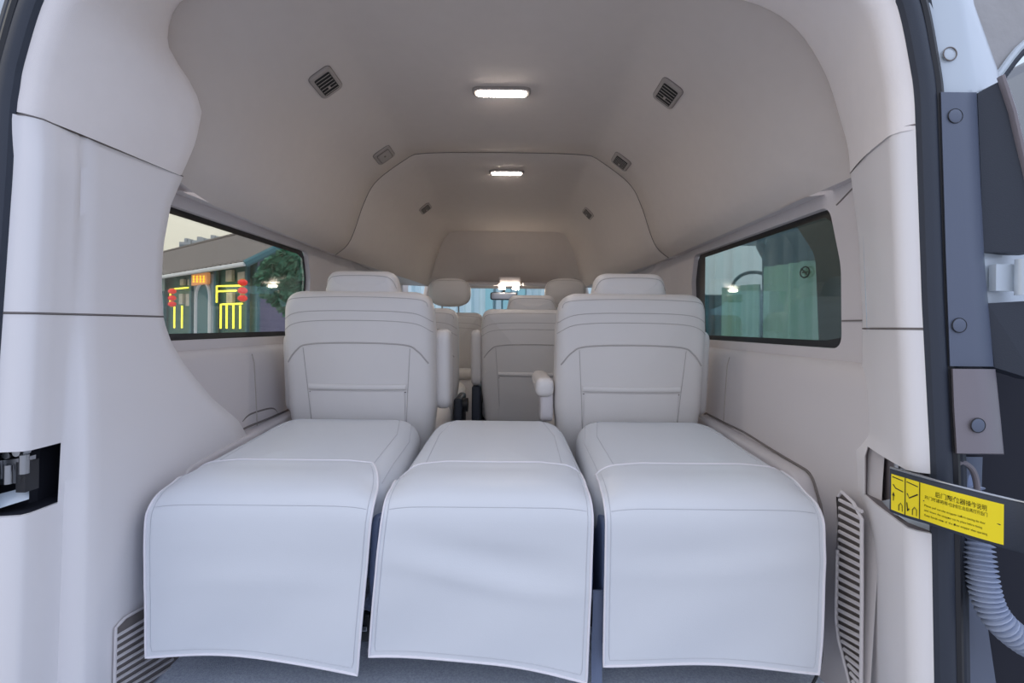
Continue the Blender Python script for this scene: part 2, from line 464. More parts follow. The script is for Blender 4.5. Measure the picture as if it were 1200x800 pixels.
# wheel arch panel on each side wall with a routed outline
for sgn, nm in ((-1, 'trim_5'), (1, 'trim_6')):
    y0, y1 = (1.13, 1.80)
    ol = roundpoly([(y0, -.80), (y0, -.43), (y0+.05, -.355), (y1, -.325), (y1+.06, -.36), (y1+.06, -.80)], [.01, .09, .05, .03, .03, .01], 8)
    mb = MB(); mb.pillow(densify(ol, .04), .06, .012, 0, 0, lambda a, b, h: Vector((sgn*(.775-h), a, b)), 3)
    mb.build(nm, 'wall', kind='structure')
    b = MB()
    ol2 = roundpoly([(y0+.05, -.80), (y0+.05, -.46), (y0+.09, -.395), (y1-.02, -.365), (y1+.02, -.39), (y1+.02, -.80)], [.01, .07, .04, .03, .03, .01], 8)
    b.pillow(densify(ol2, .04), .03, .006, 0, 0, lambda a, b_, h: Vector((sgn*(.755-h), a, b_)), 3)
    b.build('trim_'+('7' if sgn < 0 else '8'), 'wall', kind='structure')
    def grow(o, g):
        o = [Vector(p) for p in o if p[1] > -.79]; c_ = sum(o, Vector((0, 0)))/len(o); return [p+(p-c_).normalized()*g for p in o]
    wx = lambda z: interp([(-.80, .765), (-.60, .775), (-.42, .785), (-.30, .79), (-.13, .80)], z)
    g = MB(); gp = [p for p in grow(densify(ol, .04), .010)]
    k0 = max(range(len(gp)), key=lambda k: (gp[k]-gp[k-1]).length); gp = gp[k0:]+gp[:k0]
    g.tube([Vector((sgn*(wx(p.y)-.001), p.x, p.y)) for p in gp], .0035, 6); g.build('trim_'+('33' if sgn < 0 else '34'), 'seam', kind='structure')
    g = MB(); gp = [p for p in grow(densify(ol2, .04), .003)]
    k0 = max(range(len(gp)), key=lambda k: (gp[k]-gp[k-1]).length); gp = gp[k0:]+gp[:k0]
    g.tube([Vector((sgn*.7445, p.x, p.y)) for p in gp], .0025, 6); g.build('trim_'+('35' if sgn < 0 else '36'), 'seam', kind='structure')
    # low box beside the carpet
    mb = MB(); mb.box((min(sgn*.68, sgn*.77), 1.14, -.80), (max(sgn*.68, sgn*.77), 2.3, -.655), .012)
    mb.build('baseboard_'+('left' if sgn < 0 else 'right'), 'wall', kind='structure')

# rear pillar trims (lower, hard plastic) --------------------
def prow(sgn, xo, xv, xr, z, xi=.8, di=1.05):
    if sgn < 0:
        return [Vector((x, y, z)) for x, y in ((xo-.004, .790), (xo+.001, .7985), (xo+.012, .801), (xv+.006, .808), (xv+.012, .818), (xv+.0125, .845), (xv+.012, .870),
                (xv+.014, .880), (xr-.006, .888), (xr, .898), (xr, .925))], xr
    ln = lambda y: (lambda t: (xo-.024+(xi-xo+.024)*t-.004*math.sin(PI*t), y))((y-.82)/(di-.82))
    return [Vector((x, y, z)) for x, y in ((xo+.004, .790), (xo-.001, .7985), (xo-.006, .801), (xo-.018, .808), ln(.82), ln(.835), ln(.87), ln(.895), ln(.925))], ln(.925)[0]
def pillar(sgn, name, zs, outer, valley, ridge, inner, dvr, material='trim', nlin=7):
    rows = []
    for z in zs:
        xo = interp(outer, z); xv = interp(valley, z); xr = interp(ridge, z); xi, di = interp([(a, Vector(b)) for a, b in inner], z)
        row, xr = prow(sgn, xo, xv, xr, z, xi, di)
        for k in range(1, nlin+1):
            t = k/nlin; row.append(Vector((xr+(xi-xr)*t, .925+(di-.925)*t, z)))
        row.append(Vector((xi+sgn*.01, di+.010, z))); row.append(Vector((xi+sgn*.10, di+.014, z)))
        rows.append(row)
    mb = MB(); mb.loft(rows); return mb
outerL = [(-.85, -.855), (-.35, -.83), (-.1, -.808), (.03, -.800), (.35, -.781)]
valleyL = [(-.85, -.80), (-.35, -.787), (-.1, -.776), (.03, -.771), (.27, -.762), (.35, -.768)]
ridgeL = [(-.85, -.745), (-.35, -.740), (-.15, -.742), (.03, -.752), (.27, -.748), (.35, -.750)]
innerL = [(-.85, (-.76, 1.50)), (-.45, (-.76, 1.49)), (-.34, (-.76, 1.465)), (-.286, (-.76, 1.417)), (-.204, (-.76, 1.296)), (-.15, (-.76, 1.235)), (-.10, (-.759, 1.18)),
          (-.05, (-.757, 1.135)), (.004, (-.755, 1.105)), (.09, (-.75, 1.09)), (.178, (-.745, 1.088)), (.27, (-.738, 1.10)), (.345, (-.73, 1.128))]
outerR = [(-.85, .768), (-.6, .762), (-.226, .752), (.046, .735), (.335, .722)]
valleyR = [(-.85, .758), (-.6, .752), (-.226, .742), (.046, .727), (.335, .716)]
ridgeR = [(-.85, .738), (-.6, .732), (-.226, .722), (.046, .722), (.335, .720)]
innerR = [(-.85, (.822, 1.05)), (-.44, (.822, 1.05)), (-.34, (.800, 1.05)), (-.26, (.800, 1.05)), (-.215, (.820, 1.05)), (.02, (.820, 1.05)), (.2, (.81, 1.05)), (.345, (.79, 1.05))]
zfull = [-.85, -.6, -.45, -.40, -.36, -.33, -.30, -.27, -.24, -.2, -.17, -.14, -.10, -.05, 0, .012]
pocketL = (-.372, -.245); pocketR = (-.36, -.265)
def cut_pocket(mb, test, sgn, nm, depth=.045):
    cut = [f for f in mb.f if test(sum((mb.v[i] for i in f), Vector())/len(f))]
    cs = set(cut); mb.f = [f for f in mb.f if f not in cs]
    ed = {}
    for f in cut:
        for a, b in zip(f, f[1:]+f[:1]): ed[(a, b)] = 1
    bd_ = [e for e in ed if (e[1], e[0]) not in ed]
    lin_ = MB(); sh_ = Vector((sgn*depth, .06 if sgn < 0 else .035, 0))
    for f in cut: lin_.add([mb.v[i]+sh_ for i in f], [tuple(range(len(f)))])
    rim = MB()
    for a, b in bd_:
        lin_.add([mb.v[a]+sh_*.12, mb.v[b]+sh_*.12, mb.v[b]+sh_, mb.v[a]+sh_], [(0, 1, 2, 3)])
        mb.add([mb.v[a], mb.v[b], mb.v[b]+sh_*.12, mb.v[a]+sh_*.12], [(0, 1, 2, 3)])
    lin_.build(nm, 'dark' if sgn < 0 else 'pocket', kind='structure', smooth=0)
def dense_z(a, b, n): return [a+(b-a)*i/n for i in range(n+1)]
mb = pillar(-1, 'l', dense_z(-.85, -.42, 8)+dense_z(-.41, -.2, 21)+dense_z(-.17, .012, 10), outerL, valleyL, ridgeL, innerL, 0)
# opening for the door check hinge: bounded to the outer strip of the pillar
cut_pocket(mb, lambda c: c.y < .869 and -.335 < c.z < -.215, -1, 'trim_17')
mb.build('trim_9', 'trim', kind='structure', smooth=60)
mb = pillar(-1, 'l', [.016]+dense_z(.04, .335, 14)+[.345], outerL, valleyL, ridgeL, innerL, 0)
mb.build('trim_10', 'trim', kind='structure', smooth=60)
mb = pillar(1, 'r', dense_z(-.85, -.42, 8)+dense_z(-.41, -.2, 21)+dense_z(-.17, .0, 10), outerR, valleyR, ridgeR, innerR, 0, nlin=9)
cut_pocket(mb, lambda c: c.y < .985 and c.x > 0 and -.338 < c.z < -.242, 1, 'trim_18')
mb.build('trim_11', 'trim', kind='structure', smooth=60)
mb = pillar(1, 'r', [.004]+dense_z(.03, .335, 14)+[.343], outerR, valleyR, ridgeR, innerR, 0, nlin=9)
mb.build('trim_12', 'trim', kind='structure', smooth=60)
# dark seam lines between the pillar pieces
def seamline(rows_fn, zt, nm):
    mb = MB(); mb.tube(rows_fn(zt), .0014, 6); mb.build(nm, 'seam', kind='structure')
def row_at(outer, valley, ridge, inner, sgn, z):
    xo = interp(outer, z); xv = interp(valley, z); xr = interp(ridge, z); xi, di = interp([(a, Vector(b)) for a, b in inner], z)
    return prow(sgn, xo, xv, xr, z, xi, di)[0][1:]+[Vector((xi, di, z))]
def backer(tabs, sgn, z, nm):
    mb = MB(); mb.loft([[p+Vector((sgn*.006, .004, 0)) for p in row_at(*tabs, sgn, z+dz)] for dz in (-.03, .03)]); mb.build(nm, 'seam', kind='structure')
backer((outerL, valleyL, ridgeL, innerL), -1, .014, 'trim_29'); backer((outerR, valleyR, ridgeR, innerR), 1, .002, 'trim_30')
backer((outerL, valleyL, ridgeL, innerL), -1, .346, 'trim_31'); backer((outerR, valleyR, ridgeR, innerR), 1, .343, 'trim_32')
seamline(lambda z: row_at(outerL, valleyL, ridgeL, innerL, -1, z), .014, 'trim_13')
seamline(lambda z: row_at(outerL, valleyL, ridgeL, innerL, -1, z), .346, 'trim_14')
seamline(lambda z: row_at(outerR, valleyR, ridgeR, innerR, 1, z), .002, 'trim_15')
seamline(lambda z: row_at(outerR, valleyR, ridgeR, innerR, 1, z), .343, 'trim_16')
mb = MB(); mb.tube([Vector((.8315, 1.155, .30)), Vector((.8315, 1.10, .325)), Vector((.829, 1.06, .33))], .002, 5); mb.tube([Vector((.8305, 1.13, .02)), Vector((.8305, 1.06, .02))], .0018, 5)
mb.build('trim_19', 'seam', kind='structure')

# windscreen, header, dashboard -----------------------------
mb = MB()
for sgn in (-1, 1):
    mb.tube([Vector((sgn*.62, 3.9, .36)), Vector((sgn*.74, 4.2, .0)), Vector((sgn*.78, 4.45, -.36))], (.05, .035), 10)
mb.build('trim_20', 'headliner', kind='structure')
g = MB(); g.loft([[Vector((-.62, 3.95, .34)), Vector((.62, 3.95, .34))], [Vector((-.78, 4.47, -.36)), Vector((.78, 4.47, -.36))]])
g.build('window_5', 'glass', kind='structure', smooth=0)
mb = MB(); mb.box((-.80, 3.80, -.55), (.80, 4.5, -.33), .04)
mb.box((-.80, 3.9, -.80), (.80, 4.5, -.5), .02)
mb.build('dashboard', 'black', label='dark dashboard under the windscreen at the far end of the van', cat='dashboard')

# ---------------------------------------------------------------- rear opening: rubber seals
def sealpath(dx, y, left):
    out = []
    tab_ = outerL if left else outerR; tab = outer_l if left else outer_r
    low = [(z, interp(tab_, z)) for z in [-.85+k*.05 for k in range(23)]]
    a = [Vector((x+dx*(-1 if left else 1), z)) for z, x in low]
    b = [Vector(((-x if left else x)+dx*(-1 if left else 1)*min(1, x/.6), z+dx*(1-min(1, z and (z-.33)/.4 or 0))*0+dx*max(0, (z-.45)/.25))) for x, z in tab[::-1]]
    return a+b
def full_seal(dx, y):
    L = sealpath(dx, y, True); R = sealpath(dx, y, False)[::-1]
    return [Vector((p.x, y, p.y)) for p in crom(L+R[1:], 6)]
seal = empty('door_seal', (0, .79, -.85), 'dark rubber weather seal running around the whole rear door opening', 'door seal')
mb = MB(); mb.tube(full_seal(.016, .798), (.017, .013), 10, flat=(1, 0, 0)); mb.build('seal_bulb', 'black_soft', seal)
mb = MB(); mb.tube(full_seal(.036, .796), (.0085, .0085), 8, flat=(1, 0, 0)); mb.build('seal_lip', 'black', seal)
mb = MB(); mb.tube(full_seal(.052, .806), (.012, .010), 8, flat=(1, 0, 0)); mb.build('seal_flange', 'black_soft', seal)

# white painted body around the opening
def ringpath(dx): return full_seal(dx, .81)
mb = MB(); A = resample(ringpath(.05), 90); B = resample(ringpath(.10), 90)
B2 = [Vector((p.x*1.02+(.10 if p.x > .7 else -.06 if p.x < -.7 else 0), .80, p.z+(.06 if p.z > .6 else 0))) for p in B]
for i, p in enumerate(B2):
    if p.x > .6 and p.z < .42: B2[i] = A[i]+Vector((.012, .02, 0))
    elif p.x > .5: B2[i] = Vector((min(p.x, .80), p.y, p.z))
C2 = [p+Vector((0, .18, 0)) for p in B2]
mb.loft([A, B2, C2]); mb.build('trim_21', 'paint', kind='structure', smooth=40)

# ================================================================ right-hand jamb, cover, hose, door
def Y(px, py, d): return P(px, py, d)
jc = empty('jamb_cover', (.80, .79, -.2), 'dark grey plastic cover with round clips on the right door jamb', 'jamb cover')
d = .785
mb = MB()
rows = []
for (py, xl, xm, xe) in ((103, 1096, 1120, 1142), (200, 1100, 1126, 1147), (300, 1104, 1132, 1153), (424, 1110, 1140, 1165)):
    rows.append([Y(xl, py, .80), Y(xl+4, py, .785), Y(xm, py, .782), Y(xe-3, py, .786), Y(xe, py, .795)])
mb.loft(rows); mb.build('upper_panel', 'jamb', jc, smooth=50)
mb = MB(); rows = []
for (py, xl, xm, xe) in ((427, 1112, 1142, 1167), (470, 1114, 1148, 1172), (526, 1118, 1152, 1178), (527, 1118, 1152, 1178)):
    dd = .02 if py == 527 else 0
    rows.append([Y(xl, py, .80), Y(xl+5, py, .78+dd), Y(xm, py, .772+dd), Y(xe-2, py, .780+dd), Y(xe, py, .79+dd)])
mb.loft(rows); mb.build('lower_panel', 'jamb_light', jc, smooth=50)
for (px, py, dd) in ((1117, 131, .783), (1124, 376, .783), (1147, 493, .772)):
    c = Y(px, py, dd); r = 8*dd/F
    mb = MB(); ol = [Vector((r*math.cos(a*PI/12), r*math.sin(a*PI/12))) for a in range(24)]
    mb.pillow(ol, .002, .0008, .0006, 0, lambda a, b, h: Vector((c.x+a, c.y-h, c.z+b)), 2, 2)
    k = mb.build('clip', 'jamb', jc)
    mb = MB(); mb.tube([Vector((c.x+r*1.04*math.cos(a*PI/12), c.y-.0005, c.z+r*1.04*math.sin(a*PI/12))) for a in range(24)], .0008, 5, closed=True)
    mb.build('clip_gap', 'black', k)
# plug in the painted metal above
c = Y(1109, 59, .7925); r = .0105
mb = MB(); mb.pillow([Vector((r*math.cos(a*PI/12), r*math.sin(a*PI/12))) for a in range(24)], .002, .0008, .0006, 0, lambda a, b, h: Vector((c.x+a, c.y-h, c.z+b)), 2, 2)
pl = mb.build('body_plug', 'paint', label='round pale plug in the white painted metal above the grey jamb cover', cat='plug')
mb = MB(); mb.tube([Vector((c.x+r*1.05*math.cos(a*PI/12), c.y-.002, c.z+r*1.05*math.sin(a*PI/12))) for a in range(24)], .0009, 5, closed=True)
mb.build('plug_gap', 'seam', pl)
# painted pillar return to the right of the jamb: structure
mb = MB()
mb.loft([[Y(1092, -90, .797), Y(1104, -90, .792), Y(1112, -90, .795), Y(1120, -90, .80)], [Y(1085, 0, .797), Y(1118, 0, .79), Y(1128, 0, .795), Y(1138, 0, .82)], [Y(1096, 105, .797), Y(1125, 105, .79), Y(1144, 105, .797), Y(1172, 92, .84)]])
mb.build('trim_22', 'paint', kind='structure', smooth=25)
mb = MB(); mb.loft([[Y(1148, 288, .80), Y(1240, 282, .83)], [Y(1150, 350, .80), Y(1240, 346, .83)]]); mb.build('trim_23', 'paint', kind='structure', smooth=0)
# black tail lamp shroud beside it, in two pieces
def slab(mb, pts, d0, thick):
    f = [Y(px, py, dd) for px, py, dd in pts]; b = [p+Vector((0, thick, 0)) for p in f]; n = len(f)
    mb.add(f+b, [tuple(range(n)), tuple(range(2*n-1, n-1, -1))]+[(i, (i+1) % n, n+(i+1) % n, n+i) for i in range(n)])
sh = empty('lamp_shroud', (.87, .8, -.1), 'black plastic lamp shroud right of the jamb cover, split by a pale gap', 'shroud')
mb = MB(); slab(mb, [(1143, 104, .795), (1168, 90, .780), (1178, 110, .775), (1200, 205, .77), (1216, 290, .77), (1152, 290, .795)], 0, .03); mb.build('upper_shroud', 'black_soft', sh, smooth=20)
mb = MB(); slab(mb, [(1157, 350, .795), (1216, 346, .77), (1216, 440, .77), (1166, 425, .795)], 0, .03); mb.build('lower_shroud', 'black_soft', sh, smooth=20)
mb = MB(); mb.tube([Y(1170, 84, .777), Y(1184, 125, .772), Y(1203, 205, .768), Y(1222, 290, .766)], (.006, .004), 8); mb.build('edge_strip', 'jamb_light', sh)
# hinge in the gap
# near-black sheet standing in for the deep shade of the lamp cavity
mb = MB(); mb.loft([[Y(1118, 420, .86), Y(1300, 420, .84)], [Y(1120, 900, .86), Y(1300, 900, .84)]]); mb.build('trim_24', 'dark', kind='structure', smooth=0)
mb = MB(); mb.loft([[Y(1133, 530, .82), Y(1140, 530, .84), Y(1153, 530, .85)], [Y(1133, 660, .82), Y(1140, 660, .84), Y(1150, 660, .85)], [Y(1136, 800, .80), Y(1150, 800, .82), Y(1172, 800, .84)], [Y(1136, 900, .80), Y(1150, 900, .82), Y(1190, 900, .84)]])
mb.build('trim_25', 'jamb', kind='structure', smooth=50)
# bracket loop and grommet + ribbed hose
mb = MB(); mb.tube(crom([Y(1122, 538, .80), Y(1131, 537, .80), Y(1141, 545, .80), Y(1146, 560, .80), Y(1148, 585, .80), Y(1149, 615, .80)], 6), .0045, 10)
mb.build('jamb_bracket', 'jamb_light', label='pale curved bracket below the grey jamb cover, above the ribbed hose', cat='bracket')
hz = empty('ribbed_hose', (.83, .78, -.45), 'grey ribbed cable hose curling down in the right door jamb', 'hose')
path = resample(crom([Y(1137, 566, .84), Y(1144, 590, .825), Y(1147, 620, .80), Y(1152, 660, .785), Y(1161, 700, .775), Y(1180, 728, .765), Y(1215, 752, .76), Y(1260, 765, .76)], 14), 300)
mb = MB(); mb.tube(path, lambda t: .0185+.0035*math.sin(t*2*PI*46), 16); mb.build('corrugated_tube', 'hose', hz)
mb = MB(); mb.tube([Y(1123, 553, .85), Y(1131, 570, .84), Y(1138, 585, .825)], .020, 16); mb.build('sleeve', 'slate', hz)

# door check strap with yellow label
st = empty('door_check_strap', (.70, .86, -.27), 'black door check strap with a yellow instruction label reaching out of the right pillar', 'door strap')
ctr = [(1047, 569, .830), (1065, 575, .806), (1090, 582, .775), (1115, 589.5, .750), (1140, 596.5, .736), (1165, 603, .722), (1190, 609, .708), (1215, 615, .690), (1260, 624, .66)]
hh = [23, 24, 24, 25, 26, 26.5, 27, 28, 30]
cp = crom([Y(*c) for c in ctr], 4)
def halfh(i): return interp([(k*4, (hh[k]+4)*ctr[k][2]/F*1.0) for k in range(9)], i)*.96
def nrm_at(i):
    a = cp[max(0, i-1)]; b = cp[min(len(cp)-1, i+1)]; t = (b-a); t.z = 0; t.normalize(); return Vector((t.y, -t.x, 0))
mb = MB(); rows = []
for i, p in enumerate(cp):
    h = halfh(i); t = .005; n_ = nrm_at(i)
    rows.append([p+n_*t+Vector((0, 0, -h+.004)), p+n_*t+Vector((0, 0, h-.004)), p+n_*(t-.002)+Vector((0, 0, h)), p-n_*t+Vector((0, 0, h)), p-n_*t+Vector((0, 0, -h)), p+n_*(t-.002)+Vector((0, 0, -h))])
mb.loft(rows, cv=True); n = len(rows[0]); mb.add(rows[0], [tuple(range(n))]); mb.add(rows[-1], [tuple(range(n))])
mb.build('strap_body', 'black_soft', st, smooth=40)
mb = MB(); mb.tube([p+nrm_at(i)*.004+Vector((0, 0, halfh(i))) for i, p in enumerate(cp)], .0018, 8); mb.build('strap_edge', 'steel', st)
def lab(i0, s, t):
    """point on the label: s along 0..1, t up -1..1"""
    x = s*21.3+.7; i = int(min(x, len(cp)-2)); f = x-i; p = cp[i].lerp(cp[i+1], f); h = halfh(x)
    return p+nrm_at(i)*(.0058+i0)+Vector((0, 0, t*h*.80-.002))
mb = MB(); mb.loft([[lab(0, s/24, -1) for s in range(25)], [lab(0, s/24, 1) for s in range(25)]]); lb = mb.build('instruction_label', 'yellow', st, smooth=0, label='bright yellow paper label')
mb = MB()
def stroke(pts, w=.0009):
    mb.tube([lab(.0004, s, t) for s, t in pts], (w, .0004), 4)
stroke([(.160, -1), (.160, 1)]); stroke([(.29, -1), (.29, 1)])
stroke([(.02, .86), (.14, .80)], .0008); stroke([(.03, .45), (.06, .28), (.14, .20)], .0009)
stroke([(.175, .82), (.275, .72)], .0008); stroke([(.18, .2), (.20, -.02), (.275, .30)], .0010)
stroke([(.035, 0), (.035, -.45)], .0008); stroke([(.022, -.18), (.035, 0), (.048, -.18)], .0008)
stroke([(.178, -.30), (.186, -.75), (.200, -.60)], .0011)
for bx in (.115, .248):
    stroke([(bx-.018, -.88), (bx-.018, -.60), (bx, -.44), (bx+.018, -.56), (bx+.018, -.88)], .0008)
stroke([(.32, .06), (.97, -.04)], .0008)
mb.build('label_drawing', 'ink', lb)
LABL = sum((lab(0, (k+1)/20, 0)-lab(0, k/20, 0)).length for k in range(20))
def label_text(txt, s0, t0, size, name='label_text'):
    cu = bpy.data.curves.new(name, 'FONT'); cu.body = txt; cu.size = size; cu.materials.append(M['ink']); cu.extrude = .0001
    tmp = bpy.data.objects.new('tmp', cu); COL.objects.link(tmp); bpy.context.view_layer.update()
    me = bpy.data.meshes.new_from_object(tmp.evaluated_get(bpy.context.evaluated_depsgraph_get())); bpy.data.objects.remove(tmp)
    o = bpy.data.objects.new(name, me); COL.objects.link(o)
    for v in me.vertices:
        p = lab(.0005, s0+v.co.x, t0+v.co.y*LABL/.022); v.co = p+Vector((0, 0, ZC))-OFF[lb.name]
    o.parent = lb
    return o
label_text('后门限位器操作说明', .42, .48, .048)
label_text('开门时请将限位器拉出后再打开后门', .33, .20, .033)
label_text('Please pull out the stopper before opening the door', .33, -.22, .024)
label_text('and return the stopper to its place before closing', .33, -.48, .024)
label_text('Keep hands clear of the door stopper when operating', .33, -.74, .024)
# latch metal inside right pocket
lt = st
mb = MB(); mb.obox(Y(1072, 547, .87), (.016, 0, -.003), (0, .012, 0), (.002, 0, .009)); mb.build('hinge_plate', 'black', lt)
for px in (1066, 1073): 
    c = Y(px, 547, .855); mb = MB(); mb.tube([c, c+Vector((0, .012, 0))], .005, 10); mb.build('bolt', 'steel', lt)
mb = MB(); mb.tube([Y(1054, 538, .88), Y(1054, 560, .88)], .006, 10); mb.build('hinge_pin', 'steel', lt)
mb = MB(); mb.loft([[Y(1025, 585, 1.0), Y(1055, 578, .86), Y(1092, 600, .81)], [Y(1030, 592, .98), Y(1055, 600, .86), Y(1092, 625, .81)]]); mb.build('trim_26', 'paint', kind='structure', smooth=0)
mb = MB(); mb.loft([[Y(1078, 540, .85), Y(1093, 543, .84)], [Y(1078, 570, .85), Y(1093, 572, .84)]]); mb.build('trim_27', 'paint', kind='structure', smooth=0)

# left pocket hinge
lh = empty('door_check_link', (-.8, .84, -.27), 'bare steel door check link in the left pillar pocket', 'door link')
mb = MB(); mb.obox(Y(20, 556, .828), (.024, 0, .003), (0, .01, 0), (.001, 0, .021)); mb.build('hinge_plate', 'steel', lh)
for (px, py) in ((-2, 555), (12, 560), (30, 548)):
    mb = MB(); mb.tube([Y(px, py-10, .815), Y(px, py+12, .815)], .007, 12); mb.build('hinge_pin', 'steel', lh)
for (px, py) in ((8, 539), (20, 536)):
    c = Y(px, py, .812); mb = MB(); mb.tube([c, c+Vector((0, .02, 0))], .007, 8); mb.build('bolt', 'steel', lh)
mb = MB(); mb.obox(Y(34, 562, .83), (.008, 0, 0), (0, .012, 0), (0, 0, .026)); mb.build('rubber_stop', 'black', lh)
mb = MB(); mb.loft([[Y(-20, 590, .815), Y(36, 575, .84)], [Y(-20, 608, .805), Y(36, 590, .83)]]); mb.build('trim_28', 'paint', kind='structure', smooth=0)

# rear door swung right round, with window
rd = empty('rear_door', (1.05, .97, -.75), 'open rear door with tinted window swung back beside the right jamb', 'door')
mb = MB()
ol = densify(roundpoly([(.955, -.9), (1.62, -.9), (1.62, .95), (.955, .95)], .06), .05)
hole = densify(roundpoly([(1.0, -.02), (1.52, -.02), (1.52, .62), (1.10, .60), (1.015, .48)], [.03, .05, .06, .14, .1], 8), .03)
c = sum(hole, Vector((0, 0)))/len(hole)
RO, RI = ang_ring(ol, c), ang_ring(hole, c)
f3 = lambda r, y: [Vector((p.x, y, p.y)) for p in r]
mb.loft([f3(RI, 1.0), f3(RI, .975), f3(RO, .97), f3(RO, 1.0), f3(RI, 1.0)], cv=True)
mb.build('door_panel', 'pale_wall', rd, smooth=30)
g = MB(); g.add(f3(RI, .985), [tuple(range(N_))]); g.build('door_glass', 'tint', rd, smooth=0)
mb = MB(); mb.tube(f3(RI, .972), .009, 8, closed=True); mb.build('window_rubber', 'black_soft', rd)
mb = MB(); mb.tube(f3([p+(c-p)*-.03 for p in RI], .968), .007, 8, closed=True); mb.build('window_trim', 'paint', rd)

mb = MB(); mb.obox(Y(1178, 320, .792), (.022, 0, 0), (0, .006, 0), (0, 0, .022)); mb.build('hinge_leaf', 'paint', rd)
mb = MB(); mb.tube([Y(1196, 298, .775), Y(1196, 340, .775)], .008, 12); mb.build('hinge_pin', 'paint', rd)

# ================================================================ CEILING FITTINGS
def framed(c, n, t):
    n = Vector(n).normalized(); t = Vector(t); t = (t-n*t.dot(n)).normalized(); b = n.cross(t)
    return lambda x, y, h: Vector(c)+t*x+b*y+n*h
for (px, py, d_, w, l, lbl) in ((585, 107, 1.67, .205, .062, 'lit white dome lamp in the rear roof lining, the larger and nearer one'),
                                (592, 200.5, 2.52, .185, .060, 'lit white dome lamp beyond the roof seam, the smaller and farther one')):
    z = .822 if d_ < 2 else .815
    c = P(px, py, d_); c.z = z-.002
    root = empty('dome_lamp', tuple(c), lbl, 'ceiling lamp', 'dome lamps along the roof')
    m = framed(c, (0, 0, -1), (1, 0, 0))
    bez = densify(roundpoly([(-w/2, -l/2), (w/2, -l/2), (w/2, l/2), (-w/2, l/2)], l*.45, 8), .02)
    mb = MB(); mb.pillow(bez, .016, .006, 0, 0, m, 3); mb.build('bezel', 'vent', root)
    ln = densify(roundpoly([(-w*.43, -l*.33), (w*.43, -l*.33), (w*.43, l*.33), (-w*.43, l*.33)], l*.3, 8), .02)
    mb = MB(); mb.pillow(ln, .012, .004, .003, 0, lambda a, b, h: m(a, b, h+.006), 3); mb.build('lens', 'lens', root)

roof_bvh = None
def roof_hit(px, py, dmax=6):
    dirv = (P(px, py, 1)-Vector((CX, 0, 0))).normalized()
    return dirv
rmb = MB(); rr = [sta(H_main, y) for y in (1.2, 1.5, 1.8, 2.262)]; rmb.loft(rr)
r2 = [sta(H_main, 2.272)]
for k in range(1, 9):
    t = k/8; e = t*t*(3-2*t); r2.append(sta(mixh(H_main, H_front, e), 2.272+1.43*t))
rmb.loft(r2); RB = rmb.bvh()
vents = [(379, 98.5, .124, .076, 'open', 'square air vent with black slats high on the left roof, nearest the camera'),
         (448, 183, .118, .084, 'shut', 'closed grey vent flap on the left roof just behind the seam'),
         (497, 245, .105, .078, 'open', 'tiny black air vent on the left of the front roof beyond the seam'),
         (780, 107.5, .124, .076, 'open', 'square air vent with black slats high on the right roof, nearest the camera'),
         (726, 188, .118, .084, 'open', 'dark slatted air vent on the right roof just behind the seam'),
         (688, 249, .105, .078, 'open', 'tiny dark air vent on the right of the front roof beyond the seam')]
for (px, py, l, w, kind_, lbl) in vents:
    o = Vector((CX, 0, 0)); dv = P(px, py, 1)-o
    hit, nrm, _, _ = RB.ray_cast(o, dv.normalized())
    if nrm.dot(dv) > 0: nrm = -nrm
    root = empty('air_vent', tuple(hit), lbl, 'air vent', 'air vents in the roof lining')
    m = framed(hit, nrm, (0, 1, 0))
    mb = MB(); mb.pillow(densify(roundpoly([(-l/2, -w/2), (l/2, -w/2), (l/2, w/2), (-l/2, w/2)], .018, 6), .02), .014, .005, 0, 0, m, 3); mb.build('bezel', 'vent', root)
    il, iw = l*.72, w*.70
    mb = MB(); mb.tube([m(a, b, .0005) for a, b in densify(roundpoly([(-l/2, -w/2), (l/2, -w/2), (l/2, w/2), (-l/2, w/2)], .018, 6), .02)], .0018, 5, closed=True); mb.build('bezel_shadow_gap', 'seam', root)
    if kind_ == 'open':
        mb = MB(); mb.pillow(densify(roundpoly([(-il/2, -iw/2), (il/2, -iw/2), (il/2, iw/2), (-il/2, iw/2)], .006, 3), .02), .006, .001, 0, 0, lambda a, b, h: m(a, b, h+.0062), 2, 1)
        mb.build('grille_opening', 'vent_black', root)
        for k in range(6):
            x = -il/2+il*(k+.5)/6
            mb = MB(); mb.obox(m(x, 0, .0098), m(x+.0012, 0, 0)-m(x, 0, 0), m(0, iw*.46, 0)-m(0, 0, 0), m(0, 0, .0005)-m(0, 0, 0)); mb.build('slat', 'vent', root)
        mb = MB(); mb.obox(m(il*.15, 0, .011), m(.006, 0, 0)-m(0, 0, 0), m(0, .004, 0)-m(0, 0, 0), m(0, 0, .002)-m(0, 0, 0)); mb.build('tab', 'vent', root)
    else:
        mb = MB(); mb.tube([m(a, b, .008) for a, b in densify(roundpoly([(-il/2, -iw/2), (il/2, -iw/2), (il/2, iw/2), (-il/2, iw/2)], .01, 3), .02)], .0015, 5, closed=True); mb.build('flap_gap', 'seam', root)
        mb = MB(); mb.pillow(roundpoly([(-il/2.1, -iw/2.1), (il/2.1, -iw/2.1), (il/2.1, iw/2.1), (-il/2.1, iw/2.1)], .01, 3), .008, .002, -.002, 0, lambda a, b, h: m(a, b, h+.006), 2, 2); fl = mb.build('flap', 'vent', root)
        mb = MB(); mb.obox(m(0, 0, .009), m(.004, 0, 0)-m(0, 0, 0), m(0, .004, 0)-m(0, 0, 0), m(0, 0, .0015)-m(0, 0, 0)); mb.build('tab', 'seam', root)

